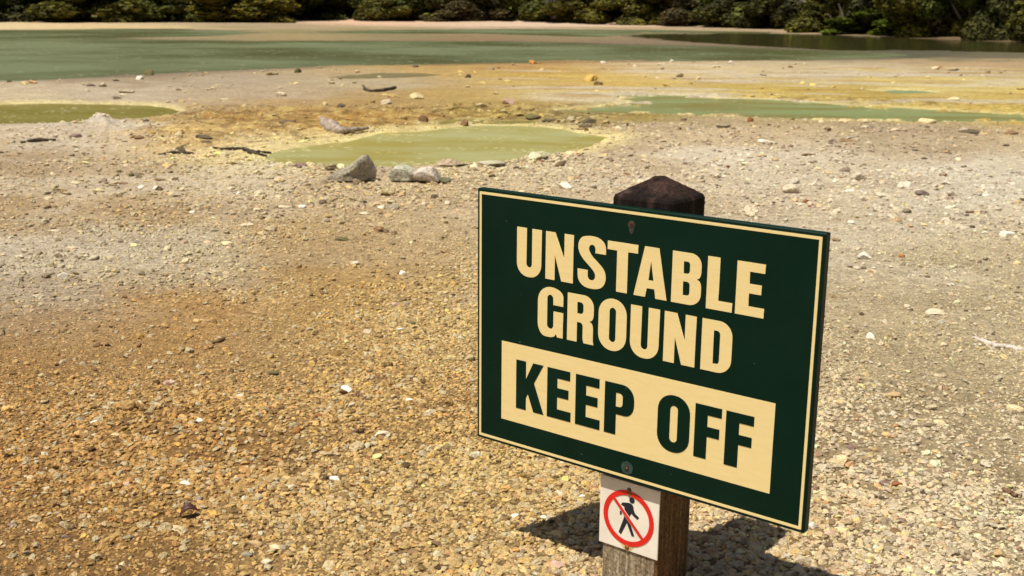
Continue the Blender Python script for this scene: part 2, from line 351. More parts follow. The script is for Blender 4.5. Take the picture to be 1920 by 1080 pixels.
def build_ground():
    dense = np.linspace(-0.56, 0.56, 1060)
    rest = np.linspace(0.56, 2 * math.pi - 0.56, 110)[1:-1]
    ang = np.concatenate([dense, rest]); na = len(ang)
    r = [0.25]
    while r[-1] < 420:
        R_ = r[-1]
        st = 0.05 if R_ < 1.6 else (0.0052 * R_ if R_ < 90 else 0.04 * R_)
        r.append(R_ + st)
    r = np.array(r); nr = len(r)
    A, Rr = np.meshgrid(ang, r)
    X = (Rr * np.sin(A)).ravel(); Y = (Rr * np.cos(A)).ravel()
    S = pool_sd(X, Y)
    Z = height(X, Y, S)
    V = np.stack([X, Y, Z], 1)
    V = np.vstack([V, [[0, 0, 0]]])
    i = np.arange(nr - 1)[:, None]; j = np.arange(na)[None, :]; j2 = (j + 1) % na
    a = i * na + j; b_ = (i + 1) * na + j; c = (i + 1) * na + j2; d = i * na + j2
    Fq = np.stack([a + 0 * j, d + 0 * j, c + 0 * j, b_ + 0 * j], -1).reshape(-1, 4)
    me = mesh_np('ground', V, Fq, True)
    # colours
    col = ground_col(X, Y)
    near = np.maximum.reduce([S['left'], S['centre'], S['arm'] - .2, S['right'] - .05, S['teal']])
    lake = np.maximum.reduce([S['lake'], S['inlet'], S['strip']])
    nz = fbm(X, Y, 3.0, 5, 80); nz2 = fbm(X, Y, 9.0, 4, 90); nz3 = fbm(X, Y, 0.8, 5, 95)
    rimw = np.where(S['centre'] > -1.2, 0.30, 0.24) * (1 + 0.9 * nz3)
    px, py = pix_np(X, Y)
    side = 1 - 0.85 * smooth(0, 1, (py - 287) / 10) * (px > 500) * (px < 1000)      # thin rim on the gravel side
    side *= 1 - 0.9 * smooth(226, 232, py) * (px < 330)
    rim = np.clip(1 - (-near) / np.maximum(rimw * side, 0.03), 0, 1) ** 0.6 * (near < 0.02)
    rim *= np.clip(0.95 + 0.5 * nz2, 0, 1)
    cream = np.array(alb((240, 224, 160)))
    col = col * (1 - rim[:, None]) + cream * rim[:, None]
    # ochre crust lumps / dark patches in the crust belt
    crm = np.maximum(smooth(-.3, .3, sdist(CRUST, X, Y, 2)), smooth(-.3, .3, sdist(CRUST2, X, Y, 2)))
    dk = crm * smooth(.05, .35, nz2 + .4 * nz) * (1 - rim)
    col = col * (1 - .6 * dk[:, None]) + np.array(alb((120, 92, 45))) * .6 * dk[:, None]
    yl = crm * smooth(.15, .45, -nz2 - .2 * nz) * (1 - rim)
    col = col * (1 - .6 * yl[:, None]) + np.array(alb((232, 212, 135))) * .6 * yl[:, None]
    # yellow sulphur streaks on the flats between the pools
    fl = smooth(205, 190, py) * smooth(118, 130, py) * smooth(820, 1050, px)
    st = fl * smooth(.05, .4, fbm(X * .6, Y * 1.6, 1.1, 5, 130))
    col = col * (1 - .55 * st[:, None]) + np.array(alb((226, 200, 112))) * .55 * st[:, None]
    st = fl * smooth(.12, .4, fbm(X * .5, Y * 1.8, 1.4, 5, 140))
    col = col * (1 - .5 * st[:, None]) + np.array(alb((176, 138, 72))) * .5 * st[:, None]
    st = fl * smooth(.08, .3, fbm(X * .45, Y * 1.5, .9, 6, 145))
    col = col * (1 - .6 * st[:, None]) + np.array(alb((222, 212, 190))) * .6 * st[:, None]
    # pale grey mineral dust patches on the brown gravel
    gz = smooth(.02, .26, fbm(X, Y, .75, 5, 150)) * smooth(4.2, 6.0, Y) * (px < 1000) * (py > 300)
    col = col * (1 - .42 * gz[:, None]) + np.array(alb((222, 210, 188))) * .42 * gz[:, None]
    bz = smooth(.1, .4, fbm(X, Y, 1.3, 5, 160)) * (py > 236) * (py < 420)
    col = col * (1 - .22 * bz[:, None]) + np.array(alb((150, 120, 88))) * .22 * bz[:, None]
    # damp margins of the lake
    wetm = smooth(-1.3, 0, lake) * (1 - .4 * smooth(0, .5, nz3))
    wetm = np.maximum(wetm, smooth(1400, 1600, px) * (py < 109) * (py > 92) * .8)
    col = col * (1 - .35 * wetm[:, None])
    # algae-stained shallows of the sand bar in the lake
    al = smooth(0, .35, fbm(X * .4, Y, .25, 4, 190)) * (py < 78) * (py > 50) * (px > 350) * (px < 1500)
    col = col * (1 - .5 * al[:, None]) + np.array(alb((120, 122, 78))) * .5 * al[:, None]
    # forest floor beyond the bank
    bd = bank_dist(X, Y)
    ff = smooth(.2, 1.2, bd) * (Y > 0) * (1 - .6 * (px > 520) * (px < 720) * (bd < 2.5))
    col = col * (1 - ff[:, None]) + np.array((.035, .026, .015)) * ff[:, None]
    # brown grit under the pebbles, darkened further to paint shade into the gaps
    gv = (1 - .75 * smooth(3.3, 5.2, np.hypot(X, Y))) * (1 - smooth(5.5, 8.0, np.hypot(X, Y)))
    col = col * (1 - gv[:, None] * np.array([.34, .38, .44]))
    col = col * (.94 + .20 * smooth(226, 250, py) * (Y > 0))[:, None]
    col = np.clip(col, 0.01, .85)
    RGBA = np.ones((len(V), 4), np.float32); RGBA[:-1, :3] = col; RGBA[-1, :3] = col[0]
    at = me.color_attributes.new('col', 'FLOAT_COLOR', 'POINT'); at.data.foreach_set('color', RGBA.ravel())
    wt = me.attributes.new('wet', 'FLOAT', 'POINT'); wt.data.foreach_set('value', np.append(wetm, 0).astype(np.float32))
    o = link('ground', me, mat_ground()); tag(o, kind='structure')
    return o
build_ground()

# ------------------------------------------------------------------ water sheets
def sheet(name, polys, z, mat, grow=0.35):
    bm = bmesh.new()
    for poly in polys:
        c = poly.mean(0); n_ = len(poly); pts = []
        ar = sum(poly[i][0] * poly[(i + 1) % n_][1] - poly[(i + 1) % n_][0] * poly[i][1] for i in range(n_))
        sg = 1 if ar > 0 else -1
        for i in range(n_):
            e1 = poly[i] - poly[i - 1]; e2 = poly[(i + 1) % n_] - poly[i]
            n1 = np.array([e1[1], -e1[0]]) / (np.hypot(*e1) + 1e-9); n2 = np.array([e2[1], -e2[0]]) / (np.hypot(*e2) + 1e-9)
            nn = (n1 + n2); nn = nn / (np.hypot(*nn) + 1e-6)
            pts.append(poly[i] + sg * nn * grow)
        vs = [bm.verts.new((p[0], p[1], z)) for p in pts]
        f = bm.faces.new(vs)
        if f.normal.z < 0: f.normal_flip()
    bmesh.ops.triangulate(bm, faces=bm.faces[:])
    bmesh.ops.recalc_face_normals(bm, faces=bm.faces[:])
    for f in bm.faces:
        f.normal_update()
        if f.normal.z < 0: f.normal_flip()
    o = from_bm(name, bm, mat); tag(o, kind='structure'); return o
KW = K_LIT * 1.19
def aw(c): return alb(c, KW)
w_lake = mat_water('lake_mat', aw((100, 102, 62)), aw((142, 152, 112)), aw((196, 198, 160)), 1.6, 0.26, 0.14, 0.10, 0.5, 1.0, 3.5)
w_inlet = mat_water('inlet_mat', aw((70, 66, 32)), aw((88, 88, 50)), aw((120, 120, 80)), 0.3, 0.75, 0.05, 0.3, 0.12, 3.0)  # body colour darkened to carry the trees' reflection along with the mirror
w_left = mat_water('left_pool_mat', aw((146, 136, 70)), aw((158, 148, 84)), aw((244, 238, 200)), 1.9, 0.20, 0.05, 0.8, 0.06, 2.0, 9)
w_centre = mat_water('centre_pool_mat', aw((190, 178, 100)), aw((206, 204, 144)), aw((255, 246, 185)), 2.2, 0.24, 0.03, 0.5, 0.05, 2.0, 12)  # paler patches paint soft sky reflections into the water colour
w_right = mat_water('right_pool_mat', aw((150, 142, 86)), aw((156, 168, 116)), aw((224, 230, 180)), 1.3, 0.16, 0.06, 0.5, 0.08, 2.5, 6)
w_teal = mat_water('teal_pool_mat', aw((150, 165, 125)), aw((150, 170, 130)), aw((214, 226, 180)), 0.5, 0.20, 0.06, 0.5, 0.08, 2.5)
w_pud = mat_water('puddle_mat', aw((140, 128, 92)), aw((150, 140, 104)), aw((214, 206, 160)), 0.9, 0.20, 0.06, 0.7, 0.08, 2.5)
sheet('lake', [POOLS['lake']], WZ, w_lake, 0.8)
sheet('lake_inlet', [POOLS['inlet']], WZ - 0.006, w_inlet, 0.8)
sheet('lake_shallows', [POOLS['strip']], WZ - 0.003, w_lake, 0.8)
sheet('left_pool_water', [POOLS['left']], WZ, w_left, 0.15)
sheet('centre_pool_water', [POOLS['centre']], WZ, w_centre, 0.15)
sheet('right_pool_water', [POOLS['right']], WZ, w_right, 0.3)
sheet('shallow_water', [POOLS['arm']], WZ - 0.004, w_left, 0.2)
sheet('puddle_water', [POOLS['pud']], WZ - 0.004, w_pud, 0.2)
sheet('teal_pool_water', [POOLS['teal']], WZ, w_teal, 0.3)

# ------------------------------------------------------------------ gravel
EXCL = []      # footprints of the single stones, kept free of loose gravel
def build_gravel():
    rs = np.random.RandomState(11)
    PX, PY, SZ = [], [], []
    def ring(r0, r1, dens, med, sig, half=0.56, mn=.004):
        area = half * (r1 * r1 - r0 * r0); n_ = int(area * dens)
        rr = np.sqrt(rs.uniform(r0 * r0, r1 * r1, n_)); aa = rs.uniform(-half, half, n_)
        PX.append(rr * np.sin(aa)); PY.append(rr * np.cos(aa))
        SZ.append(np.clip(np.exp(rs.normal(math.log(med), sig, n_)), mn, med * 4))
    ring(1.9, 3.4, 10800, .0100, .38)
    ring(3.4, 5.0, 8200, .0089, .38)
    ring(5.0, 7.5, 3000, .0090, .38)
    ring(7.5, 10.5, 900, .0120, .42)
    ring(10.5, 16, 120, .018, .5)
    # loose larger chips
    ring(2.0, 6.0, 42, .022, .3)
    ring(6.0, 13.0, 20, .032, .40)
    ring(7.6, 10.6, 45, .034, .45, half=.50)
    ring(13.0, 30.0, 1.2, .07, .5)
    # rubble gathered along the pool's near bank and on the stony patches
    for (px, py, rx, ry, cnt, sz) in [(650, 352, 70, 10, 90, .020), (600, 322, 60, 8, 90, .026), (770, 352, 90, 8, 90, .020), (880, 322, 90, 8, 170, .028), (960, 330, 120, 14, 200, .022), (1010, 300, 60, 7, 120, .028),
                                  (1080, 300, 60, 14, 110, .026), (700, 385, 140, 16, 160, .020), (560, 350, 120, 26, 170, .020), (300, 262, 60, 8, 90, .026), (330, 290, 110, 12, 140, .026), (60, 262, 90, 10, 110, .024),
                                  (1300, 262, 160, 16, 200, .026), (1550, 280, 220, 22, 260, .024), (1200, 240, 160, 9, 170, .028), (1700, 245, 260, 10, 220, .028), (1000, 222, 90, 5, 90, .032), (1090, 228, 60, 8, 70, .036),
                                  (240, 430, 190, 24, 260, .016), (420, 455, 120, 18, 180, .015), (60, 490, 120, 30, 300, .013), (560, 400, 130, 26, 190, .017), (480, 300, 60, 10, 60, .03), (170, 226, 60, 8, 80, .035), (1250, 345, 130, 30, 200, .017)]:
        u = rs.normal(0, .55, cnt); v = rs.normal(0, .55, cnt)
        q = np.array([gp(px + a * rx, max(60, py + b * ry)) for a, b in zip(u, v)])
        PX.append(q[:, 0]); PY.append(q[:, 1]); SZ.append(np.clip(np.exp(rs.normal(math.log(sz), .45, cnt)), .005, sz * 3))
    x = np.concatenate(PX); y = np.concatenate(PY); s = np.concatenate(SZ)
    S = pool_sd(x, y)
    wsd = np.maximum.reduce(list(S.values()))
    edge = fbm(x, y, 1.2, 4, 200)
    free = np.ones(len(x), bool)
    for (sx_, sy_, sr_) in EXCL: free &= ((x - sx_) ** 2 + ((y - sy_) * 1.15) ** 2 > sr_ * sr_) | (s > 1)
    # keep the chips to the gravelly ground, not in the water or on the smooth flats
    keep = free & (wsd < -0.04) & ((s < .03) | (rs.rand(len(x)) < .9))
    pxx, pyy = pix_np(x, y)
    flats = (pyy < 236) & (s < .025)
    keep &= ~(flats & (rs.rand(len(x)) < .75))
    keep &= ~((np.hypot(x, y) > 3.2) & (s < .016) & (fbm(x, y, .9, 5, 260) > .12) & (rs.rand(len(x)) < .55))
    keep &= ~((np.hypot(x, y) > 5.5) & (edge + rs.rand(len(x)) * .8 < .1) & (s < .02))
    x, y, s = x[keep], y[keep], s[keep]; n_ = len(x)
    s = s * (1 + .38 * np.clip(fbm(x, y, 1.1, 3, 230) * 2, -1, 1) * (s < .02))
    z = height(x, y)
    g = ground_col(x + rs.normal(0, .05, n_) * np.maximum(1, y / 3), y + rs.normal(0, .06, n_) * np.maximum(1, y / 3))
    lum = np.exp(rs.normal(0.0, .20, n_))[:, None]
    col = g * lum * (1.58 + .10 * smooth(1000, 1300, pxx[keep]))[:, None]
    t = rs.rand(n_)
    def pull(mask, c, amt):
        col[mask] = col[mask] * (1 - amt) + np.array(alb(c)) * amt
    lefty = pxx[keep] < 1000
    rgt = smooth(850, 1250, pxx[keep])
    def mul(mask, c): col[mask] = col[mask] * np.array(c)
    pull((t < .07 + .12 * rgt), (240, 224, 190), .5)        # pale
    pull((t > .22) & (t < .235), (255, 246, 222), .8)  # white
    mul((t > .24) & (t < .33), (.84, .83, .84))        # greyish
    mul((t > .33) & (t < .37), (.38, .33, .36))        # dark
    mul((t > .37) & (t < .39), (1.0, .76, .58))        # rusty
    mul((t > .39) & (t < .52), (1.12, 1.04, .78))      # yellow
    mul((t > .52) & (t < .60), (1.08, .93, .95))       # pinkish
    gzz = smooth(.02, .26, fbm(x, y, .75, 5, 150)) * smooth(4.2, 6.0, y) * (pyy[keep] > 300)
    q_ = gzz > rs.rand(n_) * 1.6
    col[q_] = col[q_] * .5 + np.array(alb((226, 215, 192))) * .62
    big = s > .02
    tb = rs.rand(n_)
    pull(big & (tb < .30), (232, 218, 190), .55)
    mul(big & (tb > .88), (.55, .5, .48))
    m_ = col.mean(1, keepdims=True); col = m_ + (col - m_) * .97; col = col * (1 + (1 - rgt)[:, None] * np.array([.04, .06, -.06]))
    col = np.clip(col, .02, .85)
    V = np.stack([x, y, z], 1)
    asp = rs.uniform(.62, 1.0, n_); flat = rs.uniform(.38, .72, n_)
    far = smooth(6, 12, np.hypot(x, y)); flat = flat * (1 - .3 * far)
    sc = np.stack([s, s * asp, s * flat], 1) * .62
    V[:, 2] += sc[:, 2] * .35
    rot = np.stack([rs.normal(0, .28, n_), rs.normal(0, .28, n_), rs.uniform(0, 6.28, n_)], 1)
    me = bpy.data.meshes.new('gravel'); me.vertices.add(n_); me.vertices.foreach_set('co', V.astype(np.float32).ravel())
    a = me.attributes.new('scl', 'FLOAT_VECTOR', 'POINT'); a.data.foreach_set('vector', sc.astype(np.float32).ravel())
    a = me.attributes.new('rot', 'FLOAT_VECTOR', 'POINT'); a.data.foreach_set('vector', rot.astype(np.float32).ravel())
    a = me.attributes.new('idx', 'INT', 'POINT'); a.data.foreach_set('value', rs.randint(0, 9, n_).astype(np.int32))
    rgba = np.ones((n_, 4), np.float32); rgba[:, :3] = col
    a = me.attributes.new('col', 'FLOAT_COLOR', 'POINT'); a.data.foreach_set('color', rgba.ravel())
    me.update()
    mat = mat_pebble(); me.materials.append(mat)
    o = link('gravel', me); tag(o, kind='stuff', label='loose tan and cream gravel covering the ground around the sign', cat='gravel')
    ng = bpy.data.node_groups.new('gravel_nodes', 'GeometryNodeTree')
    ng.interface.new_socket('Geometry', in_out='INPUT', socket_type='NodeSocketGeometry')
    ng.interface.new_socket('Geometry', in_out='OUTPUT', socket_type='NodeSocketGeometry')
    gi = ng.nodes.new('NodeGroupInput'); go = ng.nodes.new('NodeGroupOutput')
    L = ng.links.new
    join = ng.nodes.new('GeometryNodeJoinGeometry')
    rp = random.Random(3)
    for k in range(9):
        ico = ng.nodes.new('GeometryNodeMeshIcoSphere'); ico.inputs['Radius'].default_value = 1.0; ico.inputs['Subdivisions'].default_value = 3
        pos = ng.nodes.new('GeometryNodeInputPosition'); cur = pos.outputs[0]
        for q in range(9):
            nv = Vector((rp.gauss(0, 1), rp.gauss(0, 1), rp.gauss(0, 1))).normalized(); dd = rp.uniform(.55, .85)
            dot = ng.nodes.new('ShaderNodeVectorMath'); dot.operation = 'DOT_PRODUCT'; L(cur, dot.inputs[0]); dot.inputs[1].default_value = nv
            sb = ng.nodes.new('ShaderNodeMath'); sb.operation = 'SUBTRACT'; L(dot.outputs['Value'], sb.inputs[0]); sb.inputs[1].default_value = dd
            mxx = ng.nodes.new('ShaderNodeMath'); mxx.operation = 'MAXIMUM'; L(sb.outputs[0], mxx.inputs[0]); mxx.inputs[1].default_value = 0
            scv = ng.nodes.new('ShaderNodeVectorMath'); scv.operation = 'SCALE'; scv.inputs[0].default_value = -nv; L(mxx.outputs[0], scv.inputs['Scale'])
            ad = ng.nodes.new('ShaderNodeVectorMath'); ad.operation = 'ADD'; L(cur, ad.inputs[0]); L(scv.outputs[0], ad.inputs[1]); cur = ad.outputs[0]
        nz = ng.nodes.new('ShaderNodeTexNoise'); nz.inputs['Scale'].default_value = 1.6
        of = ng.nodes.new('ShaderNodeVectorMath'); of.operation = 'ADD'; L(cur, of.inputs[0]); of.inputs[1].default_value = (k * 5.3, 0, k * 2.1); L(of.outputs[0], nz.inputs['Vector'])
        cen = ng.nodes.new('ShaderNodeVectorMath'); cen.operation = 'SUBTRACT'; L(nz.outputs['Color'], cen.inputs[0]); cen.inputs[1].default_value = (.5, .5, .5)
        s2 = ng.nodes.new('ShaderNodeVectorMath'); s2.operation = 'SCALE'; L(cen.outputs[0], s2.inputs[0]); s2.inputs['Scale'].default_value = .55
        ad = ng.nodes.new('ShaderNodeVectorMath'); ad.operation = 'ADD'; L(cur, ad.inputs[0]); L(s2.outputs[0], ad.inputs[1])
        sp_ = ng.nodes.new('GeometryNodeSetPosition'); L(ico.outputs[0], sp_.inputs[0]); L(ad.outputs[0], sp_.inputs['Position'])
        sm = ng.nodes.new('GeometryNodeSetShadeSmooth'); L(sp_.outputs[0], sm.inputs[0]); sm.inputs['Shade Smooth'].default_value = False
        mt = ng.nodes.new('GeometryNodeSetMaterial'); L(sm.outputs[0], mt.inputs[0]); mt.inputs['Material'].default_value = mat
        gti = ng.nodes.new('GeometryNodeGeometryToInstance'); L(mt.outputs[0], gti.inputs[0]); L(gti.outputs[0], join.inputs[0])
    iop = ng.nodes.new('GeometryNodeInstanceOnPoints'); L(gi.outputs[0], iop.inputs['Points']); L(join.outputs[0], iop.inputs['Instance'])
    iop.inputs['Pick Instance'].default_value = True
    def named(nm, ty):
        a_ = ng.nodes.new('GeometryNodeInputNamedAttribute'); a_.data_type = ty; a_.inputs['Name'].default_value = nm
        return [s_ for s_ in a_.outputs if s_.enabled and s_.name == 'Attribute'][0]
    L(named('idx', 'INT'), iop.inputs['Instance Index'])
    L(named('scl', 'FLOAT_VECTOR'), iop.inputs['Scale'])
    er = ng.nodes.new('FunctionNodeEulerToRotation'); L(named('rot', 'FLOAT_VECTOR'), er.inputs[0]); L(er.outputs[0], iop.inputs['Rotation'])
    L(iop.outputs[0], go.inputs[0])
    md = o.modifiers.new('gravel', 'NODES'); md.node_group = ng
    print('gravel stones', n_)

# ------------------------------------------------------------------ the warning sign
YAW = 0.6621
U = Vector((math.cos(YAW), -math.sin(YAW), 0)); NRM = Vector((-math.sin(YAW), -math.cos(YAW), 0)); ZUP = Vector((0, 0, 1))
BW, BH = 0.854, 0.610                      # the cream border line, outer size
TLc = Vector((-0.0779, 2.7062, CAMH - 0.4266))   # its top left corner on the board's face
POST = 0.150; TH = 0.022
post_x0 = 0.3563
# local frame of the sign: x along the board, y away from the viewer (into the post), z up, origin at the post's foot centre
base = TLc + U * (post_x0 + POST / 2) - NRM * (TH + POST / 2)
base.z = float(height(np.array([base.x]), np.array([base.y]))[0])
sign = bpy.data.objects.new('warning_sign', None); COL.objects.link(sign)
sign.location = base; sign.rotation_euler = (0, 0, -YAW)
tag(sign, 'dark green board with cream warning lettering on a timber post standing in the gravel', 'sign')
# board-face coordinates in millimetres (0,0 at the border's lower left) -> local
X0 = -(post_x0 + POST / 2); YF = -(TH + POST / 2); ZB = TLc.z - BH - base.z
def loc(mx, mz, out=0.0): return Vector((X0 + mx / 1000, YF - out, ZB + mz / 1000))

def mat_post():
    m, n, b = newmat('post_timber')
    tc = N(n, 'ShaderNodeTexCoord'); P = tc.outputs['Object']
    mp = N(n, 'ShaderNodeMapping'); n.links.new(P, mp.inputs[0]); mp.inputs['Scale'].default_value = (1, 1, .035)
    g1 = noise(n, mp.outputs[0], 95, 6, .7); g2 = noise(n, mp.outputs[0], 28, 4, .6); g3 = noise(n, P, 9, 5, .6)
    grey = ramp(n, g1.outputs[0], [(.3, (.13, .095, .055)), (.48, (.34, .27, .175)), (.68, (.52, .44, .31))])
    brown = ramp(n, g1.outputs[0], [(.3, (.08, .042, .014)), (.5, (.19, .105, .040)), (.7, (.30, .19, .085))])
    dark = ramp(n, g2.outputs[0], [(.33, (.004, .0025, .002)), (.5, (.014, .0075, .005)), (.62, (.035, .020, .014)), (.75, (.085, .060, .048))])
    geo = N(n, 'ShaderNodeNewGeometry')
    nrm = N(n, 'ShaderNodeSeparateXYZ'); n.links.new(tc.outputs['Normal'], nrm.inputs[0])
    sx = N(n, 'ShaderNodeMapRange'); n.links.new(nrm.outputs['X'], sx.inputs[0]); sx.inputs[1].default_value = .4; sx.inputs[2].default_value = .7
    c = mixc(n, sx.outputs[0], grey.outputs[0], brown.outputs[0])
    pz = N(n, 'ShaderNodeSeparateXYZ'); n.links.new(P, pz.inputs[0])
    top = N(n, 'ShaderNodeMapRange'); n.links.new(pz.outputs['Z'], top.inputs[0]); top.inputs[1].default_value = .60; top.inputs[2].default_value = .78
    c = mixc(n, top.outputs[0], c, dark.outputs[0])
    # worn pinkish patch on the cap's near corner
    cap = N(n, 'ShaderNodeMapRange'); n.links.new(pz.outputs['Z'], cap.inputs[0]); cap.inputs[1].default_value = .925; cap.inputs[2].default_value = .965
    gm = ramp(n, g3.outputs[0], [(.46, (0, 0, 0)), (.60, (1, 1, 1))])
    mm = N(n, 'ShaderNodeMath', operation='MULTIPLY'); n.links.new(cap.outputs[0], mm.inputs[0]); n.links.new(gm.outputs[0], mm.inputs[1])
    c = mixc(n, mm.outputs[0], c, (.070, .036, .026))
    eg = noise(n, P, 130, 6, .8); er = ramp(n, eg.outputs[0], [(.36, (.25, .22, .2)), (.52, (1, 1, 1)), (.66, (1.9, 1.8, 1.7))])
    c = mixc(n, .9, c, er.outputs[0], 'MULTIPLY')
    n.links.new(c, b.inputs['Base Color']); b.inputs['Roughness'].default_value = .85
    b.inputs['Specular IOR Level'].default_value = .2
    nb = bump(n, g1.outputs[0], 1.0, .008); nb = bump(n, g2.outputs[0], .5, .006, nb); n.links.new(nb, b.inputs['Normal'])
    return m
def mat_green():
    m, n, b = newmat('board_green')
    tc = N(n, 'ShaderNodeTexCoord'); P = tc.outputs['Object']
    a = noise(n, P, 7, 5, .6); v = N(n, 'ShaderNodeTexVoronoi'); v.inputs['Scale'].default_value = 26; n.links.new(P, v.inputs['Vector'])
    base_c = ramp(n, a.outputs[0], [(.3, (.0012, .0150, .0080)), (.7, (.0020, .0200, .0110))])
    sp_ = ramp(n, v.outputs['Distance'], [(.035, (1, 1, 1)), (.06, (0, 0, 0))])
    a2 = noise(n, P, 60, 3, .6); sel = ramp(n, a2.outputs[0], [(.5, (0, 0, 0)), (.62, (.7, .7, .7))])
    mm = N(n, 'ShaderNodeMath', operation='MULTIPLY'); n.links.new(sp_.outputs[0], mm.inputs[0]); n.links.new(sel.outputs[0], mm.inputs[1])
    dn = noise(n, P, 3.0, 6, .7); dz = N(n, 'ShaderNodeSeparateXYZ'); n.links.new(P, dz.inputs[0])
    dm = ramp(n, dn.outputs[0], [(.45, (0, 0, 0)), (.80, (.03, .03, .03))])
    c = mixc(n, mm.outputs[0], base_c.outputs[0], (.10, .16, .13))
    c = mixc(n, dm.outputs[0], c, (.12, .15, .12))
    c = mixc(n, 0.0, c, c)
    n.links.new(c, b.inputs['Base Color']); b.inputs['Roughness'].default_value = .42
    b.inputs['Specular IOR Level'].default_value = .12
    w_ = noise(n, P, 45, 3, .5); n.links.new(bump(n, w_.outputs[0], .12, .001), b.inputs['Normal'])
    return m
def mat_cream():
    m, n, b = newmat('cream_vinyl')
    tc = N(n, 'ShaderNodeTexCoord'); P = tc.outputs['Object']
    mp = N(n, 'ShaderNodeMapping'); n.links.new(P, mp.inputs[0]); mp.inputs['Scale'].default_value = (1, 1, 5)
    a = noise(n, mp.outputs[0], 22, 5, .6)
    r = ramp(n, a.outputs[0], [(.25, (.84, .66, .29)), (.75, (.88, .71, .34))])
    n.links.new(r.outputs[0], b.inputs['Base Color']); b.inputs['Roughness'].default_value = .5
    b.inputs['Specular IOR Level'].default_value = .4
    n.links.new(bump(n, a.outputs[0], .15, .002), b.inputs['Normal'])
    return m
def mat_plain(name, c, rough=.5, var=.15, scale=30, metal=0.0):
    m, n, b = newmat(name); tc = N(n, 'ShaderNodeTexCoord')
    a = noise(n, tc.outputs['Object'], scale, 5, .65)
    r = ramp(n, a.outputs[0], [(.3, tuple(v * (1 - var) for v in c)), (.7, tuple(min(.95, v * (1 + var)) for v in c))])
    n.links.new(r.outputs[0], b.inputs['Base Color']); b.inputs['Roughness'].default_value = rough; b.inputs['Metallic'].default_value = metal
    n.links.new(bump(n, a.outputs[0], .2, .001), b.inputs['Normal'])
    return m
MG = mat_green(); MC = mat_cream(); MP = mat_post()
MWHITE = mat_plain('plate_white', (.87, .80, .68), .5, .09, 16)
MRED = mat_plain('ring_red', (.74, .018, .012), .45, .08, 30)
MINK = mat_plain('figure_ink', (.010, .014, .026), .5, .2, 30)
MRUST = mat_plain('rust', (.22, .095, .025), .8, .5, 200)
MHOLE = mat_plain('screw_dark', (.03, .018, .012), .7, .4, 200)
MSTAIN = mat_plain('stain_teal', (.022, .055, .048), .6, .5, 60)
MSTAIN2 = mat_plain('stain_olive', (.035, .038, .018), .7, .5, 60)

# post: square with softened edges and a four-sided cap
bm = bmesh.new()
h0 = -0.25; eave = TLc.z + 0.0178 * 1.5 - base.z; apex = TLc.z + 0.0453 * 1.5 - base.z + .004
hs = POST / 2
rings = []
rr_ = random.Random(4)
for z in [h0, 0.1, .3, .5, .7, .85, eave - .006, eave]:
    vs = []
    ins = 0 if z < eave - .001 else .003
    ch = .006
    for (cx, cy) in ((-1, -1), (1, -1), (1, 1), (-1, 1)):
        a1 = (cx * (hs - ch - ins), cy * (hs - ins)); a2 = (cx * (hs - ins), cy * (hs - ch - ins))
        order = (a1, a2) if (cx * cy > 0) == (cy < 0) else (a2, a1)
        if (cx, cy) in ((1, -1), (-1, 1)): order = (a1, a2)
        else: order = (a2, a1)
        for p in order: vs.append(bm.verts.new((p[0], p[1], z + (rr_.uniform(-.002, .002) if z > .9 else 0))))
    rings.append(vs)
for s_ in (.62, .10):
    vs = []
    zz = eave + (apex - eave) * (1 - s_)
    for v in rings[7]: vs.append(bm.verts.new((v.co.x * s_ + rr_.uniform(-.002, .002), v.co.y * s_ + rr_.uniform(-.002, .002), zz + rr_.uniform(-.0015, .0015))))
    rings.append(vs)
for a_, b_ in zip(rings, rings[1:]):
    for i in range(8): bm.faces.new((a_[i], a_[(i + 1) % 8], b_[(i + 1) % 8], b_[i]))
bm.faces.new(rings[-1])
bmesh.ops.recalc_face_normals(bm, faces=bm.faces[:])
bmesh.ops.subdivide_edges(bm, edges=[e for e in bm.edges if max(v.co.z for v in e.verts) > .84], cuts=7, use_grid_fill=True)
bmesh.ops.triangulate(bm, faces=[f for f in bm.faces if len(f.verts) > 4])
vv = np.array([v.co[:] for v in bm.verts])
dv = .0009 * fbm(vv[:, 0] + vv[:, 2] * .3, vv[:, 1] + vv[:, 2] * .2, 40, 3, 7) + .0009 * vnoise(vv[:, 0] * 160, vv[:, 1] * 160, 3)
for v, d in zip(bm.verts, dv):
    if v.co.z > .86:
        v.co.z += d * 1.6
        v.co.x *= 1 + d * 4; v.co.y *= 1 + d * 4
post = from_bm('post', bm, MP, sign)

# board with eased edges
def box_bm(x0, x1, y0, y1, z0, z1, bev=0.0, seg=2):
    bm = bmesh.new(); bmesh.ops.create_cube(bm, size=1)
    for v in bm.verts:
        v.co = Vector((x0 + (v.co.x + .5) * (x1 - x0), y0 + (v.co.y + .5) * (y1 - y0), z0 + (v.co.z + .5) * (z1 - z0)))
    if bev: bmesh.ops.bevel(bm, geom=bm.edges[:], offset=bev, segments=seg, affect='EDGES', profile=.6)
    return bm
mg = 7.2
a_ = loc(-mg, -mg); b_ = loc(BW * 1000 + mg, BH * 1000 + mg)
board = from_bm('sign_board', box_bm(a_.x, b_.x, YF, YF + TH, a_.z, b_.z, .0035, 3), MG, sign)

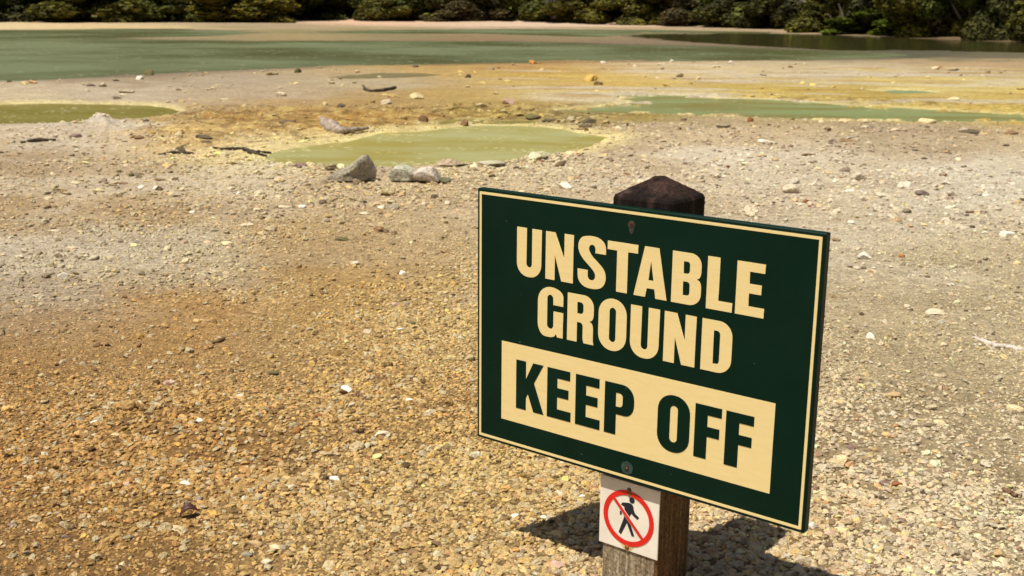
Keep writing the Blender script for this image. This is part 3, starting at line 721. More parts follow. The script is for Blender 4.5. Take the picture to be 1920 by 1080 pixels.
# flat shapes: outlines in millimetres on the board's face
def fillet(pts):
    out = []; n_ = len(pts)
    for i, p in enumerate(pts):
        x, y = p[0], p[1]; r = p[2] if len(p) > 2 else 0
        if r <= 0: out.append((x, y)); continue
        a = Vector(pts[i - 1][:2]); b2 = Vector(pts[(i + 1) % n_][:2]); c = Vector((x, y))
        da, db = (a - c), (b2 - c)
        la = min(r, da.length * .499); lb = min(r, db.length * .499)
        p0 = c + da.normalized() * la; p1 = c + db.normalized() * lb
        for k in range(9):
            t = k / 8; q = p0.lerp(c, .56 * 1.0); s2 = p1.lerp(c, .56)
            u = 1 - t
            v = p0 * u ** 3 + q * 3 * u * u * t + s2 * 3 * u * t * t + p1 * t ** 3
            out.append((v.x, v.y))
    return out
def catmull(pts, hard):
    out = []; n_ = len(pts)
    for i in range(n_):
        p0, p1, p2, p3 = [Vector(pts[(i + k) % n_]) for k in (-1, 0, 1, 2)]
        if i in hard: p0 = p1
        if (i + 1) % n_ in hard: p3 = p2
        if i in hard and (i + 1) % n_ in hard: out.append(tuple(p1)); continue
        for k in range(6):
            t = k / 6
            v = .5 * ((2 * p1) + (-p0 + p2) * t + (2 * p0 - 5 * p1 + 4 * p2 - p3) * t * t + (-p0 + 3 * p1 - 3 * p2 + p3) * t ** 3)
            out.append(tuple(v))
    return out
def flat_mesh(name, shapes, to_local, out0, thick, mat, parent):
    """shapes: list of (outer, [holes]); a thin solid sheet through a filled 2D curve"""
    cu = bpy.data.curves.new('tmp', 'CURVE'); cu.dimensions = '2D'; cu.fill_mode = 'BOTH'; cu.extrude = thick / 2
    for outer, holes in shapes:
        for poly in [outer] + holes:
            s_ = cu.splines.new('POLY'); s_.points.add(len(poly) - 1); s_.use_cyclic_u = True
            for q, p in zip(s_.points, poly): q.co = (p[0] / 1000, p[1] / 1000, 0, 1)
    ob = bpy.data.objects.new('tmp', cu); COL.objects.link(ob)
    C.view_layer.update()
    me = bpy.data.meshes.new_from_object(ob.evaluated_get(C.evaluated_depsgraph_get()))
    bpy.data.objects.remove(ob); bpy.data.curves.remove(cu)
    me.name = name; me.materials.clear()
    o_ = to_local(0, 0)
    for v in me.vertices:
        x, y, z = v.co; v.co = (o_.x + x, o_.y - out0 - (z + thick / 2), o_.z + y)
    me.update()
    bm2 = bmesh.new(); bm2.from_mesh(me); bmesh.ops.recalc_face_normals(bm2, faces=bm2.faces[:]); bm2.to_mesh(me); bm2.free()
    return link(name, me, mat, parent)
R_ = lambda x0, y0, x1, y1, r=0: fillet([(x0, y0, r), (x1, y0, r), (x1, y1, r), (x0, y1, r)])
f_ = fillet
bw, bh = BW * 1000, BH * 1000
ln = 6.2
flat_mesh('border_line', [(R_(0, 0, bw, bh, 2), [R_(ln, ln, bw - ln, bh - ln, 1)])], loc, 0, .0008, MC, board)
S_pts = [(285, 465), (313, 465), (313, 452), (316, 445), (323, 443), (330, 446), (333, 453), (331, 461), (324, 469), (312, 479), (300, 489), (291, 500), (286, 514), (288, 528), (296, 538), (309, 542), (323, 543), (339, 541), (352, 534), (359, 523), (360, 506), (332, 506), (332, 516), (329, 522), (323, 524), (317, 521), (315, 514), (317, 507), (325, 497), (339, 486), (352, 475), (359, 464), (361, 451), (357, 438), (348, 429), (336, 425), (322, 424), (306, 426), (294, 433), (287, 444)]
unstable = [
 (f_([(113, 539), (113, 424, 33), (184, 424, 33), (184, 539), (157, 539), (157, 447, 9), (141, 447, 9), (141, 539)]), []),
 (f_([(196, 428), (196, 539), (222, 539), (248, 481), (248, 539), (273, 539), (273, 428), (241, 428), (222, 486), (222, 428)]), []),
 (catmull(S_pts, {0, 1, 20, 21}), []),
 (f_([(364, 539), (442, 539), (442, 520), (417, 520), (417, 428), (389, 428), (389, 520), (364, 520)]), []),
 (f_([(434, 428), (459, 539), (494, 539), (517, 428), (489, 428), (486, 448), (467, 448), (463, 428)]), [f_([(470, 466), (475.5, 509), (483, 466)])]),
 (f_([(527.5, 539), (597, 539, 27), (597, 490, 14), (586, 485, 3), (598, 480, 14), (598, 428, 28), (527.5, 428)]), [f_([(555, 520), (570, 520, 6), (570, 494, 7), (555, 494)]), f_([(555, 477), (571, 477, 7), (571, 447, 7), (555, 447)])]),
 (f_([(611, 539), (639, 539), (639, 448), (671, 448), (671, 428), (611, 428)]), []),
 (f_([(678, 539), (740, 539), (740, 520), (707, 520), (707, 495), (734, 495), (734, 475), (707, 475), (707, 448), (742, 448), (742, 428), (678, 428)]), [])]
ground_l = [
 (f_([(248, 369), (248, 410, 36), (176, 410, 36), (176, 291, 33), (222, 291, 14), (229, 302), (232, 294), (248, 294), (248, 354), (221, 354), (221, 311, 10), (203, 311, 9), (203, 392, 9), (220, 392, 10), (220, 369)]), []),
 (f_([(260, 294), (260, 405.5), (332, 405.5, 28), (332, 352, 14), (320, 347, 3), (331, 341, 12), (331, 304, 4), (333, 294), (306, 294), (303, 304, 3), (303, 341, 9), (287, 341), (287, 294)]), [f_([(287, 388), (304, 388, 8), (304, 361, 8), (287, 361)])]),
 (R_(345, 291, 419, 410, 36), [R_(374, 311, 391, 390, 9)]),
 (f_([(429, 405.5), (429, 290, 34), (502, 290, 34), (502, 405.5), (474, 405.5), (474, 310, 9), (457, 310, 9), (457, 405.5)]), []),
 (f_([(514, 294), (514, 405.5), (544, 405.5), (565, 347), (565, 405.5), (591, 405.5), (591, 294), (559, 294), (541, 352), (541, 294)]), []),
 (f_([(605, 405.5), (676, 405.5, 32), (676, 294, 32), (605, 294)]), [f_([(633, 384), (648, 384, 8), (648, 312, 8), (633, 312)])])]
keep_off = [
 (f_([(115, 97), (115, 218), (144, 218), (144, 174), (165, 218), (195, 218), (168, 169), (197, 97), (167, 97), (150, 139), (144.5, 128), (144.5, 97)]), []),
 (f_([(207, 97), (207, 218), (272, 218), (272, 196), (236, 196), (236, 172), (268, 172), (268, 150), (236, 150), (236, 120), (275, 120), (275, 97)]), []),
 (f_([(288, 97), (288, 218), (353, 218), (353, 196), (317, 196), (317, 172), (349, 172), (349, 150), (317, 150), (317, 120), (356, 120), (356, 97)]), []),
 (f_([(368, 97), (368, 218), (446, 218, 32), (446, 146, 30), (399, 146), (399, 97)]), [f_([(398, 197), (416, 197, 9), (416, 164, 9), (398, 164)])]),
 (R_(507, 92, 587, 222, 38), [R_(538, 115, 557, 199, 9.5)]),
 (f_([(599, 97), (599, 217), (662, 217), (662, 196), (629, 196), (629, 170), (658, 170), (658, 148), (629, 148), (629, 97)]), []),
 (f_([(672, 97), (672, 217), (736, 217), (736, 196), (703, 196), (703, 170), (733, 170), (733, 148), (703, 148), (703, 97)]), [])]
tag(flat_mesh('lettering', unstable, loc, 0, .0008, MC, board), 'cream word UNSTABLE across the top of the board')
tag(flat_mesh('lettering', ground_l, loc, 0, .0008, MC, board), 'cream word GROUND on the second line')
flat_mesh('text_panel', [(R_(70, 59, 780, 256), [])], loc, 0, .0008, MC, board)
tag(flat_mesh('lettering', keep_off, loc, .0008, .0008, MG, board), 'dark green words KEEP OFF on the cream panel')
# screws and their stains
def disc(name, cx, cz, r, out, th, mat, parent, sx=1, sz=1, n_=24, jit=0, seed=1):
    q = random.Random(seed)
    pts = []
    for k in range(n_):
        a = 2 * math.pi * k / n_; j = 1 + q.uniform(-jit, jit)
        pts.append((cx + r * sx * j * math.cos(a), cz + r * sz * j * math.sin(a) * (1.0 if math.sin(a) > 0 else 1)))
    return flat_mesh(name, [(pts, [])], loc, out, th, mat, parent)
drip = [(423 + 9 * math.cos(a) * (1 if math.sin(a) > -.2 else .75), 580 + (10 if math.sin(a) > 0 else 19) * math.sin(a)) for a in [2 * math.pi * k / 26 for k in range(26)]]
flat_mesh('stain', [(drip, [])], loc, 0, .0006, MSTAIN2, board)
disc('stain', 433, 25, 15.5, 0, .0006, MSTAIN, board, 1, 1, 26, .06, 3)
def screw(cx, cz, r, mat_o, mat_i):
    o = disc('screw', cx, cz, r, .0006, .0016, mat_o, board, 1, 1, 20)
    disc('screw_slot', cx + .3, cz + .5, r * .55, .0022, .0008, mat_i, o, 1, .6, 12)
screw(423, 582, 5.0, mat_plain('screw_rust', (.10, .022, .014), .8, .5, 200), MHOLE)
screw(433, 25, 5.6, MHOLE, MRUST)

# pictogram plate on the post, under the board
PT = .004
pl_x = .3509 * 1000; pl_z0 = BH * 1000 - .7968 * 1000
YPLATE = YF + TH - PT         # its face, 4 mm proud of the post
def loc_p(mx, mz): return Vector((X0 + (pl_x + mx) / 1000, YPLATE, ZB + (pl_z0 + mz) / 1000))
p0 = loc_p(0, 0); p1 = loc_p(159, 163 + 6)
plate = from_bm('pictogram_plate', box_bm(p0.x, p1.x, YPLATE, YPLATE + PT - .0003, p0.z, p1.z, .0012, 2), MWHITE, sign)
def circ(cx, cy, r, n_=72): return [(cx + r * math.cos(2 * math.pi * k / n_), cy + r * math.sin(2 * math.pi * k / n_)) for k in range(n_)]
fig = [(circ(87, 127.5, 7.2, 28), []),
       (f_([(58, 109), (61, 115.5, 2), (83, 120, 5), (91, 115, 4), (93, 103, 6), (97, 97), (107.5, 90.5), (104, 84.5), (92, 90.5, 3), (87, 95), (82, 87), (86, 66, 4), (96.5, 41), (89.5, 39.5), (79, 61), (75.5, 69), (60.5, 35.5), (54, 40.5), (66, 76, 4), (69, 90), (67, 107)]), []),
       (f_([(55.5, 93), (60.5, 95), (61, 85), (56, 84)]), [])]
flat_mesh('walking_figure', fig, loc_p, 0, .0006, MINK, plate)
ca, sa = math.cos(math.radians(-45)), math.sin(math.radians(-45))
bar = []
c0 = Vector((79, 81)); d_ = (Vector((117, 39)) - Vector((36, 121))).normalized(); nn_ = Vector((-d_.y, d_.x))
def barpoly(wd, le): return [tuple(c0 + d_ * a * le + nn_ * b * wd) for a, b in ((-1, -1), (1, -1), (1, 1), (-1, 1))]
flat_mesh('bar_edging', [(barpoly(4.9, 57), [])], loc_p, .0006, .0004, MWHITE, plate)
flat_mesh('prohibition_ring', [(circ(79, 81, 68), [circ(79, 81, 56)])], loc_p, .0006, .0006, MRED, plate)
flat_mesh('prohibition_bar', [(barpoly(3.7, 56.4), [])], loc_p, .0010, .0006, MRED, plate)
flat_mesh('stain', [([(70, 2), (88, 2), (96, 12), (88, 20), (72, 19), (62, 10)], [])], loc_p, 0, .0004, mat_plain('stain_yellow', (.72, .52, .20), .7, .3, 60), plate)
flat_mesh('stain', [([(73, 146), (86, 147), (84, 139), (79, 133), (75, 139)], [])], loc_p, .0013, .0002, MRUST, plate)
def nail(mx, mz, r):
    bm = bmesh.new(); bmesh.ops.create_uvsphere(bm, u_segments=14, v_segments=8, radius=1)
    c = loc_p(mx, mz)
    for v in bm.verts: v.co = Vector((c.x + v.co.x * r, c.y + v.co.y * r * .55 - .001, c.z + v.co.z * r))
    from_bm('nail', bm, MRUST, plate, True)
nail(79, 151, .0055); nail(78, 9, .0060)

# ------------------------------------------------------------------ rocks
ICO = {}
def ico(sub):
    if sub not in ICO:
        bm = bmesh.new(); bmesh.ops.create_icosphere(bm, subdivisions=sub, radius=1)
        V = np.array([v.co[:] for v in bm.verts]); Fc = np.array([[v.index for v in f.verts] for f in bm.faces]); bm.free()
        ICO[sub] = (V, Fc)
    return ICO[sub]
def n3(V, f, seed):
    return (vnoise(V[:, 0] * f + seed, V[:, 1] * f, seed) + vnoise(V[:, 1] * f + 3 * seed, V[:, 2] * f, seed + 5) + vnoise(V[:, 2] * f, V[:, 0] * f + 7, seed + 9)) / 3
def rock_mesh(seed, sub, sx, sy, sz, nplanes=11, rough=.12, mods=None):
    V, Fc = ico(sub); V = V.copy(); rs = np.random.RandomState(seed)
    for _ in range(nplanes):
        n_ = rs.normal(size=3); n_ /= np.linalg.norm(n_); d = rs.uniform(.5, .82)
        e = np.maximum(0, V @ n_ - d); V -= e[:, None] * n_ * .96
    V *= (1 + rough * n3(V, 1.7, seed % 50) + rough * .4 * n3(V, 4.5, seed % 31))[:, None]
    V /= np.abs(V).max(0)
    V[:, 2] = np.where(V[:, 2] < -.55, -.55 + (V[:, 2] + .55) * .3, V[:, 2])
    V *= np.array([sx, sy, sz])
    if mods: V = mods(V)
    return mesh_np('rock', V, Fc, sub < 3)
WARM = [(.72, .68, .60), (1, 1, 1), (1.15, 1.13, 1.1)]
MROCK = mat_rock('loose_rock', (.70, .64, .56), (1, 1, 1), (1.12, 1.11, 1.09), 40, .9, .3)
MBIG = mat_rock('boulder_rock', (.34, .32, .21), (.56, .50, .36), (.78, .64, .52), 6.0, .92, .8)
MGREY = mat_rock('pale_boulder_rock', (.34, .34, .23), (.55, .53, .40), (.68, .64, .52), 8.0, .92, .6)
MPINK = mat_rock('pink_boulder_rock', (.22, .20, .14), (.64, .54, .44), (.78, .69, .58), 9.0, .92, .6)
COLS = dict(white=(238, 230, 212), cream=(228, 208, 165), pale=(214, 198, 168), tan=(196, 168, 122), grey=(160, 148, 128), olive=(112, 104, 68),
            dark=(104, 92, 70), brown=(142, 114, 82), rust=(150, 98, 62), orange=(206, 150, 92), purple=(142, 118, 108), pink=(204, 172, 150))
NR = [0]
def stone(px, py, wpx, hpx, c, label, name='stone', cat='stone', group='loose stones on the ground'):
    NR[0] += 1; seed = NR[0] * 7 + 3
    s = slant(px, py); w_ = wpx * s / F * 1.05; dep = w_ * .75
    d = ray(px, py); sina = -d.z / d.length
    hh = max(min(.36 * w_, .75 * hpx * s / F), (hpx * s / F - dep * sina) / .96)
    zc = hh * .25
    x, y = gp(px, py, zc)
    g = float(height(np.array([x]), np.array([y]))[0])
    sub = 3
    me = rock_mesh(seed, sub, w_ / 2, dep / 2, hh / 2 * 1.25)
    o = link(name, me, MROCK)
    rs = random.Random(seed)
    o.location = (x, y, g + hh * .20)
    EXCL.append((x, y, w_ * .42)); o.rotation_euler = (rs.gauss(0, .06), rs.gauss(0, .06), rs.choice((0, math.pi)) + rs.gauss(0, .2))
    a = alb(COLS[c]); kk = 1.32 if c in ('white', 'cream', 'pale') else 1.25
    o.color = (*[min(.86, v * kk) for v in a], 1)
    tag(o, label, cat, group)
    return o

STONES = [
 # far flats
 (281, 135, 19, 14, 'olive', 'dark rounded stone standing at the near edge of the green lake'),
 (262, 146, 14, 9, 'white', 'small white stone just in front of the dark rounded stone by the lake'),
 (559, 133, 14, 11, 'olive', 'small olive stone on the lake shore above the grey puddle\'s left end'),
 (780, 124, 14, 5, 'dark', 'flat dark stone at the lake\'s edge behind the grey puddle'),
 (878, 144, 13, 9, 'dark', 'small dark stone right of the grey puddle on the flats'),
 (526, 178, 23, 11, 'pale', 'pale flat-topped stone alone on the grey flat beyond the pools'),
 (640, 200, 16, 10, 'dark', 'small dark stone left of the dry branch\'s near side'),
 (725, 192, 23, 11, 'pale', 'pale oval stone just below the dry branch on the flats'),
 (955, 193, 25, 15, 'pink', 'pinkish stone left of the white crust patch beyond the centre pool'),
 (793, 221, 20, 18, 'brown', 'knobbly brown stone at the back left of the shallow green water'),
 (872, 227, 17, 16, 'brown', 'knobbly brown stone on the back rim of the centre pool'),
 (998, 217, 30, 13, 'olive', 'greenish slab at the back right of the centre pool'),
 (1035, 222, 40, 8, 'dark', 'long low dark slab right of the greenish slab'),
 (1102, 227, 32, 13, 'dark', 'dark block behind the right tip of the centre pool'),
 (1098, 236, 28, 8, 'dark', 'flat dark chip leaning in front of the dark block by the centre pool'),
 (538, 229, 30, 10, 'dark', 'dark brown lump in the ochre crust left of the centre pool'),
 (18, 150, 10, 6, 'dark', 'small dark stone at the lake\'s near edge, far left'),
 (1132, 117, 13, 5, 'white', 'small white stone pair-like chip at the lake edge near the middle'),
 (1260, 115, 9, 7, 'white', 'small white stone at the lake edge, middle of three'),
 (1370, 118, 10, 7, 'white', 'small white stone at the lake edge, rightmost of three'),
 (1481, 125, 14, 5, 'brown', 'flat brown stone on the pale shore of the lake'),
 (1852, 135, 10, 6, 'brown', 'small brown stone on the tan shore at far right'),
 (1740, 227, 33, 14, 'cream', 'pale boulder on the near bank of the right pool'),
 (1796, 218, 15, 6, 'olive', 'small olive stone in the right pool beside the pale boulder'),
 (1407, 226, 11, 11, 'rust', 'rusty orange stone on the near bank of the right pool'),
 (1581, 227, 15, 12, 'cream', 'cream lump at the waterline, middle of the right pool\'s near bank'),
 (1540, 229, 11, 9, 'cream', 'cream lump left of a larger one at the right pool\'s waterline'),
 (1622, 228, 13, 10, 'cream', 'cream lump right of a larger one at the right pool\'s waterline'),
 (1510, 226, 9, 9, 'cream', 'smallest cream lump at the right pool\'s waterline'),
 (1552, 244, 14, 10, 'brown', 'brown stone below the cream lumps of the right pool'),
 (1787, 187, 23, 8, 'cream', 'cream flat stone on the yellow bank right of the teal puddle'),
 (1895, 249, 28, 10, 'brown', 'brown flat stone at the right edge below the right pool'),
 (1812, 247, 44, 7, 'dark', 'long dark slab below the pale boulder of the right pool'),
 (1590, 263, 36, 7, 'brown', 'long flat brown slab on the pale ground below the right pool'),
 (1432, 264, 25, 8, 'white', 'white flat stone on pale rubble between the right pool and the sign'),
 (1357, 236, 28, 10, 'grey', 'grey slab near the rusty orange stone'),
 (1427, 291, 22, 8, 'tan', 'tan flat stone on pale rubble above the sign'),
 (1515, 289, 26, 9, 'brown', 'brown flat stone on pale rubble above the sign\'s right end'),
 (1405, 292, 15, 9, 'white', 'white chip left of a tan flat stone above the sign'),
 (1066, 287, 24, 10, 'cream', 'cream stone on the right bank of the centre pool'),
 # centre pool's near bank
 (564, 311, 26, 13, 'purple', 'low purplish grey lump on the near bank left of the boulders'),
 (1060, 352, 24, 15, 'white', 'bright white stone left of the post\'s cap, above the board'),
 (566, 389, 17, 8, 'white', 'small white stone below the boulders, left of a grey one'),
 (582, 385, 17, 8, 'grey', 'small grey stone beside a white one below the boulders'),
 (533, 390, 22, 8, 'pale', 'pale flat stone lower left of the boulders'),
 (717, 391, 17, 10, 'white', 'white stone touching a grey one below the middle boulder'),
 (736, 389, 24, 14, 'grey', 'grey stone right of a white one below the middle boulder'),
 (793, 384, 14, 12, 'pale', 'pale round stone under the rightmost boulder'),
 (807, 390, 15, 10, 'tan', 'tan stone lower right of a pale round one under the boulders'),
 (839, 383, 13, 11, 'pale', 'pale stone right of the tan one under the boulders'),
 (728, 408, 16, 9, 'tan', 'small tan stone below the white and grey pair'),
 (612, 417, 16, 9, 'grey', 'grey oval stone alone below the left boulder'),
 (684, 402, 23, 8, 'pale', 'pale flat chip below the largest boulder'),
 # left part of the gravel
 (118, 515, 20, 15, 'white', 'bright white stone alone on the left of the gravel'),
 (134, 465, 19, 9, 'pale', 'pale stone above the bright white one on the left'),
 (421, 457, 28, 7, 'cream', 'long cream slab in the middle of the left gravel'),
 (441, 449, 13, 9, 'cream', 'small cream stone touching the long cream slab'),
 (463, 423, 24, 8, 'pale', 'pale flat slab above the long cream slab'),
 (104, 432, 22, 6, 'pale', 'thin pale slab near the left edge'),
 (166, 433, 15, 8, 'grey', 'grey stone right of a thin pale slab near the left edge'),
 (266, 350, 16, 8, 'white', 'white flat stone left of a smaller white one, upper left gravel'),
 (292, 353, 10, 7, 'white', 'small white stone right of a white flat one, upper left gravel'),
 (360, 398, 12, 8, 'white', 'small pointed white stone in the upper left gravel'),
 (283, 425, 12, 8, 'pale', 'pale stone on a grey gravel patch at left'),
 (447, 364, 9, 9, 'white', 'tiny bright white stone left of the boulders'),
 (415, 336, 13, 6, 'cream', 'cream chip between the charred log and the boulders'),
 (153, 337, 12, 8, 'cream', 'cream stone in the upper left gravel near the edge'),
 (354, 491, 15, 9, 'brown', 'brown stone below the long cream slab'),
 (182, 533, 16, 9, 'grey', 'grey stone lower right of the bright white stone at left'),
 (383, 260, 36, 11, 'dark', 'dark slab behind the charred log'),
 (388, 269, 26, 7, 'dark', 'smaller dark slab just behind the charred log'),
 (338, 281, 22, 12, 'dark', 'dark wedge of rock at the charred log\'s left end'),
 (247, 328, 13, 10, 'olive', 'dark greenish stone in the upper left gravel'),
 (228, 341, 24, 6, 'brown', 'flat brown stone beside a dark greenish stone'),
 (303, 336, 23, 7, 'brown', 'brown flat stone right of a dark greenish one'),
 (260, 260, 20, 9, 'brown', 'brown stone right of the pale crust mound'),
 (140, 255, 24, 11, 'purple', 'purplish stone below the pale crust mound'),
 (640, 452, 30, 7, 'olive', 'flat olive stone in the middle distance, left of the board'),
 (612, 478, 14, 6, 'brown', 'small brown stone below the flat olive one left of the board'),
 (668, 495, 22, 10, 'pale', 'pale stone left of a bright white one beside the board'),
 (755, 514, 15, 14, 'white', 'bright white stone left of the board\'s upper half'),
 # gravel left of the board
 (649, 731, 26, 17, 'white', 'flat bright white stone left of the board\'s lower half'),
 (511, 698, 25, 14, 'olive', 'dark olive stone upper left of the flat bright white one'),
 (507, 665, 14, 11, 'grey', 'grey stone above the dark olive one'),
 (449, 741, 19, 11, 'pale', 'pale stone lower left of the dark olive one'),
 (689, 622, 16, 10, 'pale', 'pale flat stone left of a small white one beside the board'),
 (750, 619, 13, 9, 'white', 'small white stone beside the board at mid height'),
 (857, 597, 17, 13, 'grey', 'grey stone nearest the board\'s left edge'),
 (772, 608, 16, 8, 'olive', 'olive chip between the grey stone and a pale one beside the board'),
 (739, 573, 19, 10, 'pink', 'pinkish flat stone touching a grey one left of the board'),
 (762, 572, 13, 11, 'grey', 'grey stone right of a pinkish flat one'),
 (806, 563, 17, 8, 'tan', 'tan stone left of the board above the grey one'),
 (604, 552, 14, 10, 'brown', 'brown stone alone between the white ones left of the board'),
 (768, 746, 18, 13, 'white', 'white stone right of the flat bright white one'),
 (805, 773, 28, 15, 'pale', 'large pale stone near the board\'s lower left corner'),
 (597, 776, 19, 10, 'rust', 'rust brown stone below the flat bright white one'),
 (492, 812, 19, 10, 'brown', 'brown stone in the lower left gravel\'s middle'),
 (715, 811, 30, 18, 'pale', 'knobbly pale stone left of the board\'s lower corner'),
 (626, 894, 24, 19, 'white', 'angular white stone in the near gravel left of the post'),
 (697, 908, 22, 10, 'brown', 'dark brown chip right of the angular white stone'),
 # near left corner
 (318, 715, 29, 12, 'pink', 'pinkish oval stone left of a round white one'),
 (370, 719, 14, 11, 'pale', 'round pale stone right of the pinkish oval one'),
 (260, 752, 13, 9, 'white', 'small bright white stone below the pinkish oval one'),
 (176, 787, 20, 8, 'white', 'white chip among the left gravel'),
 (72, 799, 13, 10, 'dark', 'dark stone near the left edge'),
 (148, 781, 15, 15, 'grey', 'grey upright stone left of a white chip'),
 (215, 812, 20, 10, 'cream', 'cream stone below a white chip at left'),
 (374, 785, 14, 12, 'white', 'white stone alone in the left gravel'),
 (128, 841, 25, 13, 'brown', 'large brown stone at left'),
 (223, 870, 16, 10, 'dark', 'dark grey stone in the near left gravel'),
 (346, 901, 22, 10, 'white', 'white flat stone above the dark curled leaf'),
 (238, 901, 17, 12, 'pink', 'pinkish stone left of a white flat one'),
 (372, 930, 15, 17, 'grey', 'grey pointed stone right of the dark curled leaf\'s top'),
 (327, 984, 26, 12, 'cream', 'cream stone just below the dark curled leaf'),
 (461, 1033, 23, 16, 'grey', 'bluish grey stone near the bottom edge'),
 (501, 1046, 25, 19, 'pale', 'pale lumpy stone right of the bluish grey one'),
 (477, 1012, 31, 14, 'tan', 'tan stone above the bluish grey one'),
 (515, 1020, 25, 12, 'cream', 'cream stone above the pale lumpy one'),
 (230, 1051, 14, 14, 'cream', 'cream stone near the bottom edge at left'),
 (93, 1026, 15, 9, 'dark', 'dark pebble at the lower left'),
 (23, 978, 19, 13, 'purple', 'purple brown stone at the left edge'),
 (121, 999, 17, 10, 'purple', 'purplish stone right of the one at the left edge'),
 # around the post
 (966, 962, 17, 12, 'white', 'white stone by the tip of the board\'s shadow'),
 (1018, 964, 14, 9, 'white', 'small oval white stone on the shadow\'s upper edge'),
 (1092, 929, 17, 11, 'white', 'white stone left of the white plate\'s top'),
 (1049, 921, 22, 12, 'pale', 'pale stone left of the plate, above the shadow'),
 (1085, 960, 28, 17, 'grey', 'large grey stone lying in the shadow left of the plate'),
 (1048, 1057, 36, 17, 'pink', 'pale pink shard at the bottom left of the post'),
 (1524, 991, 20, 18, 'white', 'white pink stone beside the board\'s lower right corner'),
 # right side
 (1888, 438, 30, 18, 'white', 'bright white lump at the right edge, level with the board\'s top'),
 (1620, 480, 28, 19, 'white', 'large white stone right of the board\'s upper corner'),
 (1611, 465, 17, 10, 'pale', 'pale stone touching the top of the large white one'),
 (1634, 506, 22, 9, 'cream', 'cream chip below the large white stone'),
 (1692, 481, 13, 11, 'orange', 'peach stone right of the large white one'),
 (1693, 496, 11, 9, 'grey', 'grey pebble below the peach stone'),
 (1848, 486, 11, 9, 'grey', 'small grey stone under the bright white lump'),
 (1755, 586, 36, 14, 'pale', 'long pale shard casting a dark shadow right of the board'),
 (1634, 631, 21, 17, 'white', 'round white stone right of the board at mid height'),
 (1853, 579, 17, 10, 'pale', 'pale stone right of the long pale shard'),
 (1701, 573, 15, 7, 'pale', 'pale chip left of the long pale shard'),
 (1407, 392, 22, 12, 'white', 'white stone just above the board\'s top edge'),
 (1548, 391, 15, 7, 'pale', 'pale stone above the board\'s right corner'),
 (1682, 395, 17, 12, 'pale', 'pale stone above a tan one at upper right'),
 (1682, 415, 15, 12, 'tan', 'tan stone under a pale one at upper right'),
 (1595, 419, 14, 10, 'white', 'white stone upper right of the board\'s corner'),
 (1701, 398, 10, 7, 'rust', 'rusty pebble beside a pale stone at upper right'),
 (1510, 377, 13, 9, 'rust', 'reddish brown stone above the board\'s top right'),
 (1906, 379, 15, 9, 'tan', 'tan stone near the right edge above the white lump'),
 (1772, 369, 17, 9, 'pale', 'pale flat stone above the dark stick'),
 (1848, 368, 14, 6, 'white', 'white flat chip above the dark stick'),
 (1592, 356, 18, 7, 'white', 'white flat stone on the pale ground above the board'),
 (1577, 866, 30, 30, 'cream', 'large cream block right of the board\'s lower half'),
 (1624, 890, 21, 16, 'grey', 'grey rounded stone right of the large cream block'),
 (1641, 844, 20, 15, 'tan', 'tan stone upper right of the large cream block'),
 (1595, 840, 18, 11, 'purple', 'purple brown stone on top side of the large cream block'),
 (1658, 909, 21, 13, 'purple', 'purple stone left of a rust brown one'),
 (1680, 911, 23, 17, 'rust', 'rust brown stone right of a purple one'),
 (1903, 766, 32, 21, 'cream', 'large cream stone at the right edge'),
 (1679, 802, 13, 7, 'orange', 'orange pebble in the right gravel'),
 (1760, 797, 20, 15, 'cream', 'cream stone right of the orange pebble'),
 (1700, 794, 22, 14, 'grey', 'grey stone right above the orange pebble'),
 (1676, 744, 30, 13, 'tan', 'tan slab in the right gravel above the orange pebble'),
 (1678, 997, 25, 17, 'brown', 'brown stone in the lower right gravel'),
 (1706, 989, 16, 12, 'purple', 'purplish grey stone right of the brown one'),
 (1556, 1003, 22, 12, 'pink', 'pinkish stone below the board\'s lower right corner'),
 (1873, 1040, 26, 25, 'tan', 'large tan stone at the lower right'),
 (1778, 1033, 25, 15, 'tan', 'tan grey stone left of the large tan one'),
 (1892, 990, 11, 9, 'orange', 'orange pebble above the large tan stone at lower right'),
 (1723, 963, 24, 17, 'cream', 'cream stone above the brown and purplish pair'),
]
for st in STONES: stone(*st)

# the three boulders by the centre pool
def boulder(px, py, wpx, hpx, label, mat, seed, dep=.7, mods=None, col=(1, 1, 1), rz=0.0, sink=.12, planes=9, rough=.12):
    s = slant(px, py + hpx / 2); w_ = wpx * s / F; hh = hpx * s / F
    x, y = gp(px, py + hpx / 2 - 2, 0.0)
    me = rock_mesh(seed, 5, w_ / 2, w_ * dep / 2, hh / 2 * 1.12, planes, rough, mods)
    o = link('boulder', me, mat); g = float(height(np.array([x]), np.array([y]))[0])
    o.location = (x, y + w_ * dep * .35, g + hh * .40); o.rotation_euler = (0, 0, rz); o.color = (*col, 1)
    tag(o, label, 'boulder', 'boulders by the centre pool'); return o
def wedge(V):
    # long ramp rising from the left to a blunt peak at three quarters of its length, undercut at the right
    sx = np.abs(V[:, 0]).max(); t = (V[:, 0] / sx + 1) / 2; sz = np.abs(V[:, 2]).max()
    top = np.interp(t, [0, .12, .45, .68, .82, .93, 1.0], [.05, .16, .46, .86, 1.0, .88, .50])
    z = (V[:, 2] + sz * .75) / (1.75 * sz)
    V[:, 2] = -sz * .75 + np.clip(z, -.2, 1) * top * 1.75 * sz
    V[:, 2] = np.where(z < .35, -sz * .9, V[:, 2])
    V[:, 1] *= np.interp(t, [0, .3, .8, 1], [.6, 1, 1.05, .9])
    return V
boulder(655, 316, 100, 66, 'largest boulder, a grey green wedge rising to a pinkish peak by the pool', MBIG, 21, .7, wedge, (1, 1, 1), 0.05, planes=14, rough=.22)
boulder(750, 331, 64, 33, 'rounded pale greenish boulder in the middle of the three by the pool', MGREY, 33, .75, None, (1, 1, 1), .1, planes=7)
